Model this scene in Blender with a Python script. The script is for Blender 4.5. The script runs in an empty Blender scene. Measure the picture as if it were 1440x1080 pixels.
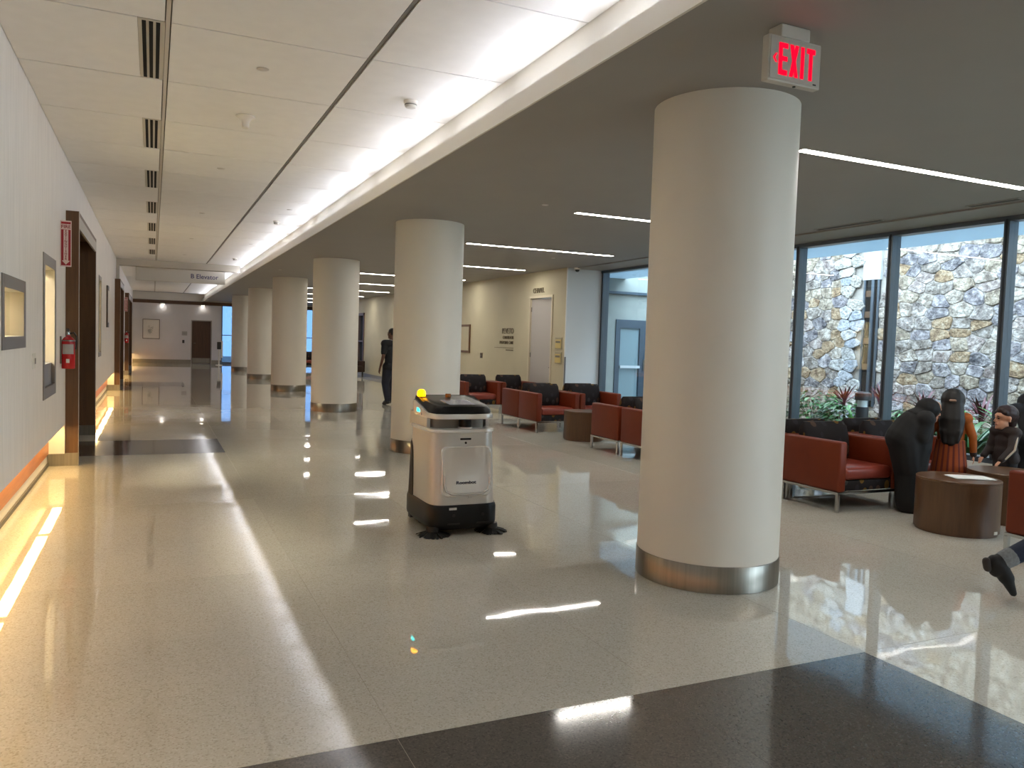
import bpy, bmesh, math, random
from mathutils import Vector, Matrix
import numpy as np
rnd = random.Random(7)
SC = bpy.context.scene
COL = SC.collection
PI = math.pi

# ------------------------------------------------------------------ camera
YAW, PITCH, ROLL, FPX = 0.429190, 0.0521368, 0.0322767, 1107.386
cy_, sy_, cp_, sp_ = math.cos(YAW), math.sin(YAW), math.cos(PITCH), math.sin(PITCH)
FW = Vector((sy_*cp_, cy_*cp_, -sp_)); RT = Vector((cy_, -sy_, 0)); UP = RT.cross(FW)
R2 = math.cos(ROLL)*RT + math.sin(ROLL)*UP
U2 = -math.sin(ROLL)*RT + math.cos(ROLL)*UP
cam = bpy.data.cameras.new('camera'); camo = bpy.data.objects.new('camera', cam); COL.objects.link(camo)
M = Matrix((R2, U2, -FW)).transposed().to_4x4(); M.translation = Vector((0, 0, 1.5))
camo.matrix_world = M
cam.sensor_width = 36; cam.lens = FPX/1440*36; cam.clip_end = 300; cam.clip_start = 0.05
SC.camera = camo

# ------------------------------------------------------------------ world, exposure
SKY = 2.55
COVE, LINE, TOE = 10.0, 13.0, 5.0
w = bpy.data.worlds.new('overcast_sky'); SC.world = w; w.use_nodes = True
bg = w.node_tree.nodes['Background']; bg.inputs[0].default_value = (0.68, 0.85, 1.0, 1); bg.inputs[1].default_value = SKY
SC.view_settings.view_transform = 'Standard'; SC.view_settings.look = 'None'
SC.view_settings.gamma = 1; SC.view_settings.use_curve_mapping = False
SC.view_settings.exposure = 2.08
SC.cycles.max_bounces = 10; SC.cycles.diffuse_bounces = 6; SC.cycles.glossy_bounces = 5
SC.cycles.transparent_max_bounces = 16; SC.cycles.use_denoising = True
SC.cycles.caustics_reflective = False; SC.cycles.caustics_refractive = False
SC.cycles.sample_clamp_indirect = 6

# ------------------------------------------------------------------ materials
MATS = {}
def lin(c):
    return tuple((v/12.92 if v <= .04045 else ((v+.055)/1.055)**2.4) for v in (x/255 for x in c)) + (1,)
def mat(name, rgb, rough=.5, metal=0, spec=.5, emit=None, estr=0, noise=0, nscale=6, bump=0, bscale=40, stretch=None, coat=0):
    if name in MATS: return MATS[name]
    m = bpy.data.materials.new(name); m.use_nodes = True; nt = m.node_tree; p = nt.nodes['Principled BSDF']
    p.inputs['Base Color'].default_value = lin(rgb); p.inputs['Roughness'].default_value = rough
    p.inputs['Metallic'].default_value = metal; p.inputs['Specular IOR Level'].default_value = spec
    p.inputs['Coat Weight'].default_value = coat; p.inputs['Coat Roughness'].default_value = .08
    if emit:
        p.inputs['Emission Color'].default_value = lin(emit); p.inputs['Emission Strength'].default_value = estr
    if noise or bump:
        tc = nt.nodes.new('ShaderNodeTexCoord'); mp = nt.nodes.new('ShaderNodeMapping'); nt.links.new(tc.outputs['Object'], mp.inputs[0])
        if stretch: mp.inputs['Scale'].default_value = stretch
    if noise:
        n = nt.nodes.new('ShaderNodeTexNoise'); n.inputs['Scale'].default_value = nscale; n.inputs['Detail'].default_value = 5
        nt.links.new(mp.outputs[0], n.inputs['Vector'])
        mx = nt.nodes.new('ShaderNodeMix'); mx.data_type = 'RGBA'
        c = lin(rgb)
        mx.inputs[6].default_value = tuple(max(0, v*(1-noise)) for v in c[:3])+(1,)
        mx.inputs[7].default_value = tuple(min(1, v*(1+noise)) for v in c[:3])+(1,)
        rp = nt.nodes.new('ShaderNodeMapRange'); rp.inputs[1].default_value = .3; rp.inputs[2].default_value = .7
        nt.links.new(n.outputs[0], rp.inputs[0]); nt.links.new(rp.outputs[0], mx.inputs[0]); nt.links.new(mx.outputs[2], p.inputs['Base Color'])
    if bump:
        n2 = nt.nodes.new('ShaderNodeTexNoise'); n2.inputs['Scale'].default_value = bscale; n2.inputs['Detail'].default_value = 3
        nt.links.new(mp.outputs[0], n2.inputs['Vector'])
        b = nt.nodes.new('ShaderNodeBump'); b.inputs['Strength'].default_value = bump; b.inputs['Distance'].default_value = .01
        nt.links.new(n2.outputs[0], b.inputs['Height']); nt.links.new(b.outputs[0], p.inputs['Normal'])
    MATS[name] = m
    return m
def glow(name, rgb, strength):
    if name in MATS: return MATS[name]
    m = bpy.data.materials.new(name); m.use_nodes = True; nt = m.node_tree; nt.nodes.clear()
    e = nt.nodes.new('ShaderNodeEmission'); o = nt.nodes.new('ShaderNodeOutputMaterial')
    e.inputs[0].default_value = lin(rgb); e.inputs[1].default_value = strength; nt.links.new(e.outputs[0], o.inputs[0])
    MATS[name] = m
    return m
def glass_mat(name, tint):
    m = bpy.data.materials.new(name); m.use_nodes = True; nt = m.node_tree; nt.nodes.clear()
    t = nt.nodes.new('ShaderNodeBsdfTransparent'); t.inputs[0].default_value = tint
    g = nt.nodes.new('ShaderNodeBsdfGlossy'); g.inputs['Roughness'].default_value = 0.0
    f = nt.nodes.new('ShaderNodeFresnel'); f.inputs[0].default_value = 1.6
    ge = nt.nodes.new('ShaderNodeNewGeometry'); s = nt.nodes.new('ShaderNodeMath'); s.operation = 'SUBTRACT'; s.inputs[0].default_value = 1
    nt.links.new(ge.outputs['Backfacing'], s.inputs[1])
    k = nt.nodes.new('ShaderNodeMath'); k.operation = 'MULTIPLY'; nt.links.new(f.outputs[0], k.inputs[0]); nt.links.new(s.outputs[0], k.inputs[1])
    mx = nt.nodes.new('ShaderNodeMixShader'); nt.links.new(k.outputs[0], mx.inputs[0]); nt.links.new(t.outputs[0], mx.inputs[1]); nt.links.new(g.outputs[0], mx.inputs[2])
    o = nt.nodes.new('ShaderNodeOutputMaterial'); nt.links.new(mx.outputs[0], o.inputs[0])
    MATS[name] = m
    return m
def terrazzo(name, base, chips, rough=.1):
    m = bpy.data.materials.new(name); m.use_nodes = True; nt = m.node_tree; p = nt.nodes['Principled BSDF']; L = nt.links.new
    ge = nt.nodes.new('ShaderNodeNewGeometry')
    v = nt.nodes.new('ShaderNodeTexVoronoi'); v.inputs['Scale'].default_value = 150; L(ge.outputs['Position'], v.inputs['Vector'])
    sp = nt.nodes.new('ShaderNodeSeparateColor'); L(v.outputs['Color'], sp.inputs[0])
    cr = nt.nodes.new('ShaderNodeValToRGB'); cr.color_ramp.interpolation = 'CONSTANT'
    els = cr.color_ramp.elements
    els[0].position = 0; els[0].color = lin(base); els[1].position = .60; els[1].color = lin(chips[0])
    for i, c in enumerate(chips[1:]):
        e = els.new(.60+.1*(i+1)); e.color = lin(c)
    L(sp.outputs[0], cr.inputs[0])
    n = nt.nodes.new('ShaderNodeTexNoise'); n.inputs['Scale'].default_value = .55; n.inputs['Detail'].default_value = 4; L(ge.outputs['Position'], n.inputs['Vector'])
    mr = nt.nodes.new('ShaderNodeMapRange'); mr.inputs[1].default_value = .25; mr.inputs[2].default_value = .75; mr.inputs[3].default_value = .90; mr.inputs[4].default_value = 1.08
    L(n.outputs[0], mr.inputs[0])
    oi = nt.nodes.new('ShaderNodeObjectInfo'); mr2 = nt.nodes.new('ShaderNodeMapRange'); mr2.inputs[3].default_value = .955; mr2.inputs[4].default_value = 1.03; L(oi.outputs['Random'], mr2.inputs[0])
    mu = nt.nodes.new('ShaderNodeMath'); mu.operation = 'MULTIPLY'; L(mr.outputs[0], mu.inputs[0]); L(mr2.outputs[0], mu.inputs[1])
    hs = nt.nodes.new('ShaderNodeHueSaturation'); L(cr.outputs[0], hs.inputs['Color']); L(mu.outputs[0], hs.inputs['Value']); L(hs.outputs[0], p.inputs['Base Color'])
    p.inputs['Roughness'].default_value = rough; p.inputs['Specular IOR Level'].default_value = 1.0
    n2 = nt.nodes.new('ShaderNodeTexNoise'); n2.inputs['Scale'].default_value = 1.6; n2.inputs['Detail'].default_value = 1.5; L(ge.outputs['Position'], n2.inputs['Vector'])
    b = nt.nodes.new('ShaderNodeBump'); b.inputs['Strength'].default_value = .5; b.inputs['Distance'].default_value = .004; L(n2.outputs[0], b.inputs['Height'])
    L(b.outputs[0], p.inputs['Normal'])
    MATS[name] = m
    return m
def wood(name, a, bcol, rough=.4, axis='z', scale=1.0):
    m = bpy.data.materials.new(name); m.use_nodes = True; nt = m.node_tree; p = nt.nodes['Principled BSDF']; L = nt.links.new
    tc = nt.nodes.new('ShaderNodeTexCoord'); mp = nt.nodes.new('ShaderNodeMapping'); L(tc.outputs['Object'], mp.inputs[0])
    s = {'x': (.7, 9, 9), 'y': (9, .7, 9), 'z': (9, 9, .7)}[axis]; mp.inputs['Scale'].default_value = tuple(k*scale for k in s)
    n = nt.nodes.new('ShaderNodeTexNoise'); n.inputs['Scale'].default_value = 2.2; n.inputs['Detail'].default_value = 8; n.inputs['Roughness'].default_value = .65; L(mp.outputs[0], n.inputs['Vector'])
    cr = nt.nodes.new('ShaderNodeValToRGB'); cr.color_ramp.elements[0].position = .3; cr.color_ramp.elements[1].position = .72
    cr.color_ramp.elements[0].color = lin(a); cr.color_ramp.elements[1].color = lin(bcol); L(n.outputs[0], cr.inputs[0]); L(cr.outputs[0], p.inputs['Base Color'])
    p.inputs['Roughness'].default_value = rough
    MATS[name] = m
    return m
def leaf_fabric(name):
    m = bpy.data.materials.new(name); m.use_nodes = True; nt = m.node_tree; p = nt.nodes['Principled BSDF']; L = nt.links.new
    tc = nt.nodes.new('ShaderNodeTexCoord'); mp = nt.nodes.new('ShaderNodeMapping'); L(tc.outputs['Object'], mp.inputs[0])
    mp.inputs['Scale'].default_value = (11, 11, 7.5); mp.inputs['Rotation'].default_value = (0, .5, 0)
    v = nt.nodes.new('ShaderNodeTexVoronoi'); v.inputs['Scale'].default_value = 1; v.inputs['Randomness'].default_value = .55; L(mp.outputs[0], v.inputs['Vector'])
    st = nt.nodes.new('ShaderNodeMath'); st.operation = 'LESS_THAN'; st.inputs[1].default_value = .36; L(v.outputs['Distance'], st.inputs[0])
    sp = nt.nodes.new('ShaderNodeSeparateColor'); L(v.outputs['Color'], sp.inputs[0])
    cr = nt.nodes.new('ShaderNodeValToRGB'); cr.color_ramp.interpolation = 'CONSTANT'; e = cr.color_ramp.elements
    e[0].color = lin((78, 60, 50)); e[1].position = .3; e[1].color = lin((62, 60, 60))
    for q, c in ((.5, (112, 84, 38)), (.62, (46, 44, 48)), (.85, (92, 58, 38))): x = e.new(q); x.color = lin(c)
    L(sp.outputs[0], cr.inputs[0])
    mx = nt.nodes.new('ShaderNodeMix'); mx.data_type = 'RGBA'; mx.inputs[6].default_value = lin((38, 35, 36)); L(st.outputs[0], mx.inputs[0]); L(cr.outputs[0], mx.inputs[7]); L(mx.outputs[2], p.inputs['Base Color'])
    p.inputs['Roughness'].default_value = .85; p.inputs['Specular IOR Level'].default_value = .2
    MATS[name] = m
    return m

wall_m = mat('wall_vinyl', (236, 231, 225), .6, noise=.05, nscale=5, stretch=(1, 4, .4), bump=.05, bscale=60)
white_m = mat('white_paint', (226, 222, 212), .55, noise=.015, nscale=3)
column_m = mat('column_paint', (222, 217, 206), .5, noise=.02, nscale=2)
cream_m = mat('cream_wall_paint', (192, 184, 156), .55, noise=.03, nscale=2)
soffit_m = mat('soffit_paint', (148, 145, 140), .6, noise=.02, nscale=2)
panel_m = mat('ceiling_panel', (240, 239, 236), .7, noise=.02, nscale=8)
grid_m = mat('grid_bar', (206, 200, 190), .5, 0)
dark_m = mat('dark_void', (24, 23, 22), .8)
steel_m = mat('brushed_steel', (136, 131, 122), .3, .95, noise=.12, nscale=3, stretch=(14, 14, .4))
chrome_m = mat('chrome', (190, 190, 188), .18, 1)
frame_m = mat('window_frame_metal', (96, 106, 116), .35, .6)
brown_m = wood('brown_casing_wood', (84, 56, 34), (112, 78, 46), .42)
brownx_m = wood('brown_header_wood', (80, 54, 34), (104, 72, 44), .42, 'x')
dbrown_m = wood('dark_door_wood', (66, 44, 30), (88, 60, 40), .4)
trimw_m = wood('orange_trim_wood', (158, 96, 58), (190, 124, 78), .4, 'y')
drum_m = wood('walnut_drum_veneer', (74, 50, 31), (100, 70, 45), .38)
leather_m = mat('red_leather', (112, 43, 18), .48, spec=.3, noise=.06, nscale=9, bump=.08, bscale=180)
leather2_m = mat('red_leather_seat', (132, 56, 42), .34, noise=.06, nscale=9, bump=.08, bscale=180)
fabric_m = leaf_fabric('dark_leaf_fabric')
floor_m = terrazzo('beige_terrazzo', (206, 202, 190), [(196, 191, 176), (214, 211, 202), (186, 180, 166), (202, 197, 184)], .03)
dfloor_m = terrazzo('dark_terrazzo', (92, 87, 82), [(84, 80, 75), (98, 93, 88), (76, 72, 68), (104, 98, 92)], .09)
joint_m = mat('terrazzo_joint', (160, 152, 134), .3)
glass_m = glass_mat('window_glass', (.93, .95, .95, 1))
bglass_m = glass_mat('blue_tinted_glass', (.20, .27, .36, 1))
iglass_m = glass_mat('inner_glass', (.95, .95, .93, 1))
black_m = mat('black_plastic', (26, 26, 27), .4)
red_m = mat('extinguisher_red', (176, 22, 26), .25)

# ------------------------------------------------------------------ mesh helpers
class MB:
    def __init__(s): s.v = []; s.f = []
    def add(s, vs, fs):
        o = len(s.v); s.v += [tuple(p) for p in vs]; s.f += [tuple(i+o for i in f) for f in fs]; return s
    def box(s, x0, x1, y0, y1, z0, z1):
        return s.add([(x0,y0,z0),(x1,y0,z0),(x1,y1,z0),(x0,y1,z0),(x0,y0,z1),(x1,y0,z1),(x1,y1,z1),(x0,y1,z1)],
                     [(0,3,2,1),(4,5,6,7),(0,1,5,4),(1,2,6,5),(2,3,7,6),(3,0,4,7)])
    def rings(s, rings, cap0=True, cap1=True):
        n = len(rings[0]); vs = [p for r in rings for p in r]; fs = []
        for i in range(len(rings)-1):
            for k in range(n):
                a, b = i*n+k, i*n+(k+1) % n
                fs.append((a, b, b+n, a+n))
        if cap0: fs.append(tuple(range(n-1, -1, -1)))
        if cap1: fs.append(tuple((len(rings)-1)*n+k for k in range(n)))
        return s.add(vs, fs)
    def lathe(s, prof, c=(0, 0, 0), n=32):
        rs = [[(c[0]+r*math.cos(2*PI*k/n), c[1]+r*math.sin(2*PI*k/n), c[2]+z) for k in range(n)] for r, z in prof]
        return s.rings(rs)
    def tube(s, pts, r, n=10):
        pts = [Vector(p) for p in pts]; rs = []
        rad = r if isinstance(r, (list, tuple)) else [r]*len(pts)
        ref = Vector((.13, .31, .94))
        for i, p in enumerate(pts):
            t = (pts[min(i+1, len(pts)-1)]-pts[max(i-1, 0)]).normalized()
            a = t.cross(ref).normalized(); b = t.cross(a)
            rs.append([p+a*rad[i]*math.cos(2*PI*k/n)+b*rad[i]*math.sin(2*PI*k/n) for k in range(n)])
        rs = [r_[::-1] for r_ in rs] if False else rs
        return s.rings(rs)
    def prism(s, poly, z0, z1):
        n = len(poly)
        return s.add([(x, y, z0) for x, y in poly]+[(x, y, z1) for x, y in poly],
                     [tuple(range(n-1, -1, -1)), tuple(range(n, 2*n))]+[(k, (k+1) % n, (k+1) % n+n, k+n) for k in range(n)])
    def mesh(s, name, m=None, smooth=False, bevel=0, seg=2):
        me = bpy.data.meshes.new(name); me.from_pydata(s.v, [], s.f); 
        bm = bmesh.new(); bm.from_mesh(me); bmesh.ops.recalc_face_normals(bm, faces=bm.faces)
        if bevel:
            ed = [e for e in bm.edges if len(e.link_faces) == 2 and e.calc_face_angle(0) > .6]
            bmesh.ops.bevel(bm, geom=ed, offset=bevel, segments=seg, affect='EDGES', profile=.5)
        bm.to_mesh(me); bm.free()
        if m: me.materials.append(m)
        if smooth:
            for p in me.polygons: p.use_smooth = True
            try: me.set_sharp_from_angle(angle=.7)
            except Exception: pass
        me.update()
        return me
    def build(s, name, m, parent=None, smooth=False, bevel=0, seg=2):
        return link(name, s.mesh(name, m, smooth, bevel, seg), parent)
def link(name, me, parent=None):
    o = bpy.data.objects.new(name, me); COL.objects.link(o)
    if parent: o.parent = parent
    return o
def empty(name, loc=(0, 0, 0), rz=0):
    o = bpy.data.objects.new(name, None); COL.objects.link(o); o.location = loc; o.rotation_euler = (0, 0, rz); o.empty_display_size = .1
    return o
def tag(o, label, cat, group=None):
    o['label'] = label; o['category'] = cat
    if group: o['group'] = group
    return o
def struct(o, label=None, cat=None):
    o['kind'] = 'structure'
    if label: o['label'] = label
    if cat: o['category'] = cat
    return o
def copy_tree(o, parent=None):
    c = o.copy(); COL.objects.link(c); c.parent = parent
    for ch in [k for k in o.children]: copy_tree(ch, c)
    return c
def B(*a): return MB().box(*a)
def text_mesh(txt, size, depth=.004, bold=0.0, align='CENTER', spacing=1.0):
    cu = bpy.data.curves.new('lettering', 'FONT'); cu.body = txt; cu.size = size; cu.extrude = depth; cu.offset = bold; cu.align_x = align; cu.align_y = 'CENTER'; cu.space_character = spacing
    cu.resolution_u = 3
    o = bpy.data.objects.new('lettering', cu); COL.objects.link(o)
    dg = bpy.context.evaluated_depsgraph_get(); me = bpy.data.meshes.new_from_object(o.evaluated_get(dg)); bpy.data.objects.remove(o); bpy.data.curves.remove(cu)
    return me
def text(name, txt, size, m, loc, right, up, parent=None, depth=.003, bold=0.0, align='CENTER', spacing=1.0, sx=1.0):
    me = text_mesh(txt, size, depth, bold, align, spacing); me.materials.clear(); me.materials.append(m)
    r, u = Vector(right), Vector(up); n = r.cross(u)
    me.transform(Matrix((r*sx, u, n)).transposed().to_4x4()); me.transform(Matrix.Translation(Vector(loc)))
    o = link(name, me, parent)
    return o
XR, ZU, YB = (1, 0, 0), (0, 0, 1), (0, -1, 0)

# ================================================================== THE SHELL
H1, H2 = 3.34, 3.06          # corridor ceiling, lounge soffit
XL, XW, XG = -0.86, 7.63, 8.47   # left wall, chapel wall, glazing
Y0, Y1 = -6.0, 41.2

# floor: terrazzo slabs between divider strips
fl = struct(B(-1.2, XG+.05, Y0, Y1+.4, -.12, -.0015).build('floor', joint_m), 'polished beige terrazzo floor with dark terrazzo bands', 'floor')
xs = [-1.03, .85, 2.05, 3.28, 5.2, 6.9, XG]
ys = [Y0, -3.4, -1, .9, 2.79, 5.12, 7.45, 10.5, 11.9, 14.2, 16.5, 18.8, 21.1, 23.7, 25.7, 28, 30.4, 32.8, 35.2, 37.6, 39.4, Y1]
for i in range(len(xs)-1):
    for j in range(len(ys)-1):
        yc, xc = (ys[j]+ys[j+1])/2, (xs[i]+xs[i+1])/2
        dk = (xc < 3.28 and -1 < yc < 2.79) or (xc < .85 and (10.5 < yc < 11.9 or 23.7 < yc < 25.7))
        B(xs[i]+.0012, xs[i+1]-.0012, ys[j]+.0012, ys[j+1]-.0012, -.03, 0).build('floor_slab', dfloor_m if dk else floor_m, fl)
struct(B(-4, 40, Y0-6, 60, -.6, -.125).build('ground', mat('concrete_ground', (120, 116, 108), .9)), 'grey concrete ground outside the glazing', 'ground')
struct(B(-4, 8.62, Y0-.2, Y1+.6, 3.52, 3.8).build('roof', mat('roof_slab', (150, 148, 144), .9)), 'flat concrete roof slab over the hall', 'roof')

# corridor ceiling: lay-in panels with recessed joints
ce = struct(B(XL-.1, 2.3, Y0, Y1, 3.375, 3.40).build('ceiling', mat('plenum', (120, 116, 108), .9)), 'white lay-in panel ceiling of the corridor', 'ceiling')
ORD = ['first', 'second', 'third', 'fourth', 'fifth', 'sixth', 'seventh', 'eighth', 'ninth', 'tenth', 'eleventh', 'twelfth', 'thirteenth']
VENT_Y = [5.255+2.41*k for k in range(-3, 7)]
joints = [5.24+1.204*k for k in range(-9, 30)]
for j in range(len(joints)-1):
    a, b = joints[j], joints[j+1]
    if 22.3 < a < 23.0: pass
    vent = any(abs(v-a) < .3 for v in VENT_Y) and a < 21
    segs = [(XL, -.093 if vent else .055), (.085, 1.278), (1.308, 2.255)]
    for x0, x1 in segs:
        B(x0+.004, x1-.004, a+.007, b-.007, H1, H1+.02).build('ceiling_panel', panel_m, ce)
    for xg in (.07, 1.293):
        B(xg-.012, xg+.012, a, b, H1+(.001 if xg < 1 else .004), H1+.03).build('grid_bar', grid_m if xg < 1 else mat('grid_dark', (120, 115, 108), .6), ce)
# lounge soffit
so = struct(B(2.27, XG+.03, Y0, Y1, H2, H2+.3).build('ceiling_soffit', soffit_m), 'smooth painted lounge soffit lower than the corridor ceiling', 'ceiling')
# cove: lip, back face
cv = MB().box(2.14, 2.155, Y0, Y1, 2.994, 3.115)
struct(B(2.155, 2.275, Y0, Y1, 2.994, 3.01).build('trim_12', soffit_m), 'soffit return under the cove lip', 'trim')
cv = cv.box(2.255, 2.275, Y0, Y1, 3.01, 3.375)
struct(cv.build('trim_1', white_m), 'white cove lip along the edge of the soffit', 'cove trim')
k = 0; y = -5.7
while y < Y1-1.3:
    t = empty('cove_light', (2.20, y+.6, 3.012)); tag(t, 'hidden strip light washing the panel ceiling above the cove lip', 'cove light', 'cove strip lights')
    B(-.035, .045, -.52, .52, 0, .03).build('housing', steel_m, t)
    MB().add([(-.004, -.5, .106), (-.004, .5, .106), (.004, .5, .131), (.004, -.5, .131)], [(0, 1, 2, 3)]).build('lens', glow('cove_led', (236, 240, 255), COVE), t)
    MB().box(.008, .014, -.52, .52, .03, .133).box(-.02, .014, -.52, .52, .03, .10).build('reflector', white_m, t)
    y += 1.204
# bulkhead across the corridor
struct(MB().box(XL, 2.14, 22.62, 22.95, 3.17, H1+.01).box(XL, XL+.07, 22.62, 22.95, 2.78, 3.17).build('trim_2', mat('bulkhead_paint', (190, 184, 172), .6)), 'shallow bulkhead crossing the corridor ceiling before the elevator sign', 'bulkhead')

# left wall, with openings
def slab_with_holes(x0, x1, y0, y1, z0, z1, holes):
    m = MB(); cuts = sorted({y0, y1} | {h[0] for h in holes} | {h[1] for h in holes})
    for a, b in zip(cuts, cuts[1:]):
        hs = sorted([h for h in holes if h[0] <= a+1e-6 and h[1] >= b-1e-6], key=lambda h: h[2]); z = z0
        for h in hs:
            if h[2] > z: m.box(x0, x1, a, b, z, h[2])
            z = max(z, h[3])
        if z < z1: m.box(x0, x1, a, b, z, z1)
    return m
PORT = [(9.8, 12.65), (21.9, 24.5), (29.7, 34.2)]
PTOP = 2.77
holes = [(5.80, 6.80, 1.35, 1.835), (7.85, 8.80, .87, 2.15), (15.5, 16.25, 1.02, 2.45)] + [(a, b, .0, PTOP) for a, b in PORT]
struct(slab_with_holes(-1.03, XL, Y0, Y1, .46, 3.38, holes).build('wall_left', wall_m), 'pale vinyl-clad corridor wall floating above a lit toe recess', 'wall')
# toe recess behind: wood base, pale base, steel line, warm strip light
ends = [Y0] + [v for p in PORT for v in p] + [Y1]
runs = [(ends[2*i], ends[2*i+1]) for i in range(4)]
for i, (a, b) in enumerate(runs):
    o = struct(B(-1.15, -1.03, a, b, 0, .46).build('baseboard_left' if i == 0 else 'baseboard_left.%03d' % i, white_m), 'recessed base of the floating corridor wall', 'baseboard')
    B(-1.03, -1.012, a, b, .14, .452).build('wood_strip', trimw_m, o)
    B(-1.03, -1.015, a, b, .0, .035).build('base_line', mat('dark_base', (86, 82, 78), .5), o)
    y = a+.1
    while y < b-.4:
        t = empty('toe_light', (-.905, y, .459)); y2 = min(2.3, b-y-.1); tag(t, 'warm strip light under the floating corridor wall', 'strip light', 'toe recess strip lights')
        B(-.065, .035, 0, y2, -.012, 0).build('housing', steel_m, t)
        MB().add([(-.06, .01, -.0125), (.03, .01, -.0125), (.03, y2-.01, -.0125), (-.06, y2-.01, -.0125)], [(0, 3, 2, 1)]).build('lens', glow('toe_led', (255, 214, 140), TOE), t)
        y += 2.4
# portals
def portal(n, a, b, label):
    d = struct(empty('door_%d' % n, (XL, a, 0)), label, 'doorway'); w_ = b-a; fx = .124; dx = -.62
    for y0, y1 in ((0, .05), (w_-.05, w_)):
        B(dx, fx, y0, y1, .14, PTOP).build('jamb', brown_m, d)
        B(fx, fx+.004, y0, y1, .14, PTOP).build('jamb_edge', mat('casing_edge', (176, 168, 156), .4), d)
        B(-.17, fx+.006, y0-.006, y1+.006, 0, .14).build('plinth', steel_m, d)
    B(dx, fx, .05, w_-.05, PTOP-.05, PTOP).build('head', brown_m, d)
    B(fx-.02, fx+.004, .05, w_-.05, PTOP-.18, PTOP-.05).build('head_fascia', mat('casing_edge', (176, 168, 156), .4), d)
    for y0, y1 in ((.05, w_/2), (w_/2, w_-.05)):
        lf = B(dx+.02, dx+.065, y0+.004, y1-.004, .01, PTOP-.055).build('door_leaf', dbrown_m, d)
        yh = y1-.08 if y0 < .1 else y0+.08
        MB().tube([(dx+.065, yh, .98), (dx+.12, yh, .98), (dx+.12, yh, 1.25), (dx+.065, yh, 1.25)], .012).build('pull_handle', chrome_m, lf, True)
    B(dx, .17-.0, .05, w_-.05, -.03, .001 if False else -.001).build('threshold', dfloor_m, d)
    B(-.2, 0, -.05, -.0, .14, .46).build('recess_end', white_m, d); B(-.2, 0, w_, w_+.05, .14, .46).build('recess_end', white_m, d)
    B(dx-.05, dx, -.1, w_+.1, 0, 3.3).build('back_wall', dbrown_m, d)
for i, (a, b) in enumerate(PORT):
    portal(i+1, a, b, ['tall brown doorway casing beside the fire extinguisher', 'tall brown doorway casing under the ceiling bulkhead', 'tall brown doorway casing nearest the grey end wall'][i])
# inner windows of the left wall
def inner_window(n, y0, y1, z0, z1, fr, label, panel=0):
    o = struct(empty('window_%d' % n, (XL, y0, z0)), label, 'window'); W, Hh = y1-y0, z1-z0; f = mat('greige_frame', (128, 121, 114), .4, .3)
    for bx in ((0, fr, 0, Hh), (W-fr, W, 0, Hh), (fr, W-fr, 0, fr), (fr, W-fr, Hh-fr, Hh)):
        B(-.15, .008, *bx).build('frame', f, o, bevel=.002, seg=1)
    if panel: B(-.10, -.02, fr, W-fr, fr, panel).build('lower_panel', mat('grey_blue_panel', (134, 132, 136), .4), o)
    B(-.09, -.082, fr, W-fr, max(fr, panel), Hh-fr).build('pane', iglass_m, o)
inner_window(1, 5.80, 6.80, 1.35, 1.835, .085, 'small horizontal window with greige frame looking into a lit room')
inner_window(2, 7.85, 8.80, .87, 2.15, .10, 'tall narrow sidelight window beside the wall switch', .30)
inner_window(3, 15.5, 16.25, 1.02, 2.45, .07, 'tall narrow window beyond the first brown doorway')
# rooms behind the inner windows
rm = mat('room_wall', (226, 220, 196), .6)
def room(i, y0, y1):
    w_ = 'near' if i == 0 else 'farther'
    for nm, bx in (('wall_room_back', (-3.6, -3.5, y0, y1, 0, 2.8)), ('wall_room_side', (-3.6, -1.16, y0-.1, y0, 0, 2.8)), ('wall_room_end', (-3.6, -1.16, y1, y1+.1, 0, 2.8)), ('ceiling_room', (-3.6, -1.04, y0, y1, 2.8, 2.9)), ('floor_room', (-3.6, -1.16, y0, y1, -.1, 0))):
        struct(B(*bx).build(nm, rm), 'cream %s of the lit room behind the %s corridor windows' % (nm.split('_')[0], w_), nm.split('_')[0])
    t = empty('ceiling_light', (-2.2, (y0+y1)/2, 2.8)); tag(t, 'square ceiling light inside the lit room behind the corridor windows' if i == 0 else 'square ceiling light inside the room behind the farther window', 'ceiling light')
    B(-.33, .33, -.93, .93, -.03, 0).build('frame', white_m, t); B(-.3, .3, -.9, .9, -.034, -.03).build('diffuser', glow('room_light' if i == 0 else 'room_light_dim', (255, 243, 216), 40 if i == 0 else 10), t)
room(0, 4.4, 9.5); room(1, 14.6, 17.2)
c = empty('filing_cabinet', (-3.2, 6.9, 0)); tag(c, 'pale blue cabinet inside the lit room behind the corridor window', 'cabinet')
bl = mat('pale_blue_steel', (176, 200, 226), .4)
B(-.25, .25, -.3, .3, 0, 1.6).build('body', bl, c)
for z in (.1, .6, 1.1): 
    d = B(.25, .265, -.28, .28, z, z+.44).build('drawer', bl, c); B(.265, .28, -.06, .06, z+.3, z+.32).build('handle', chrome_m, d)

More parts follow.
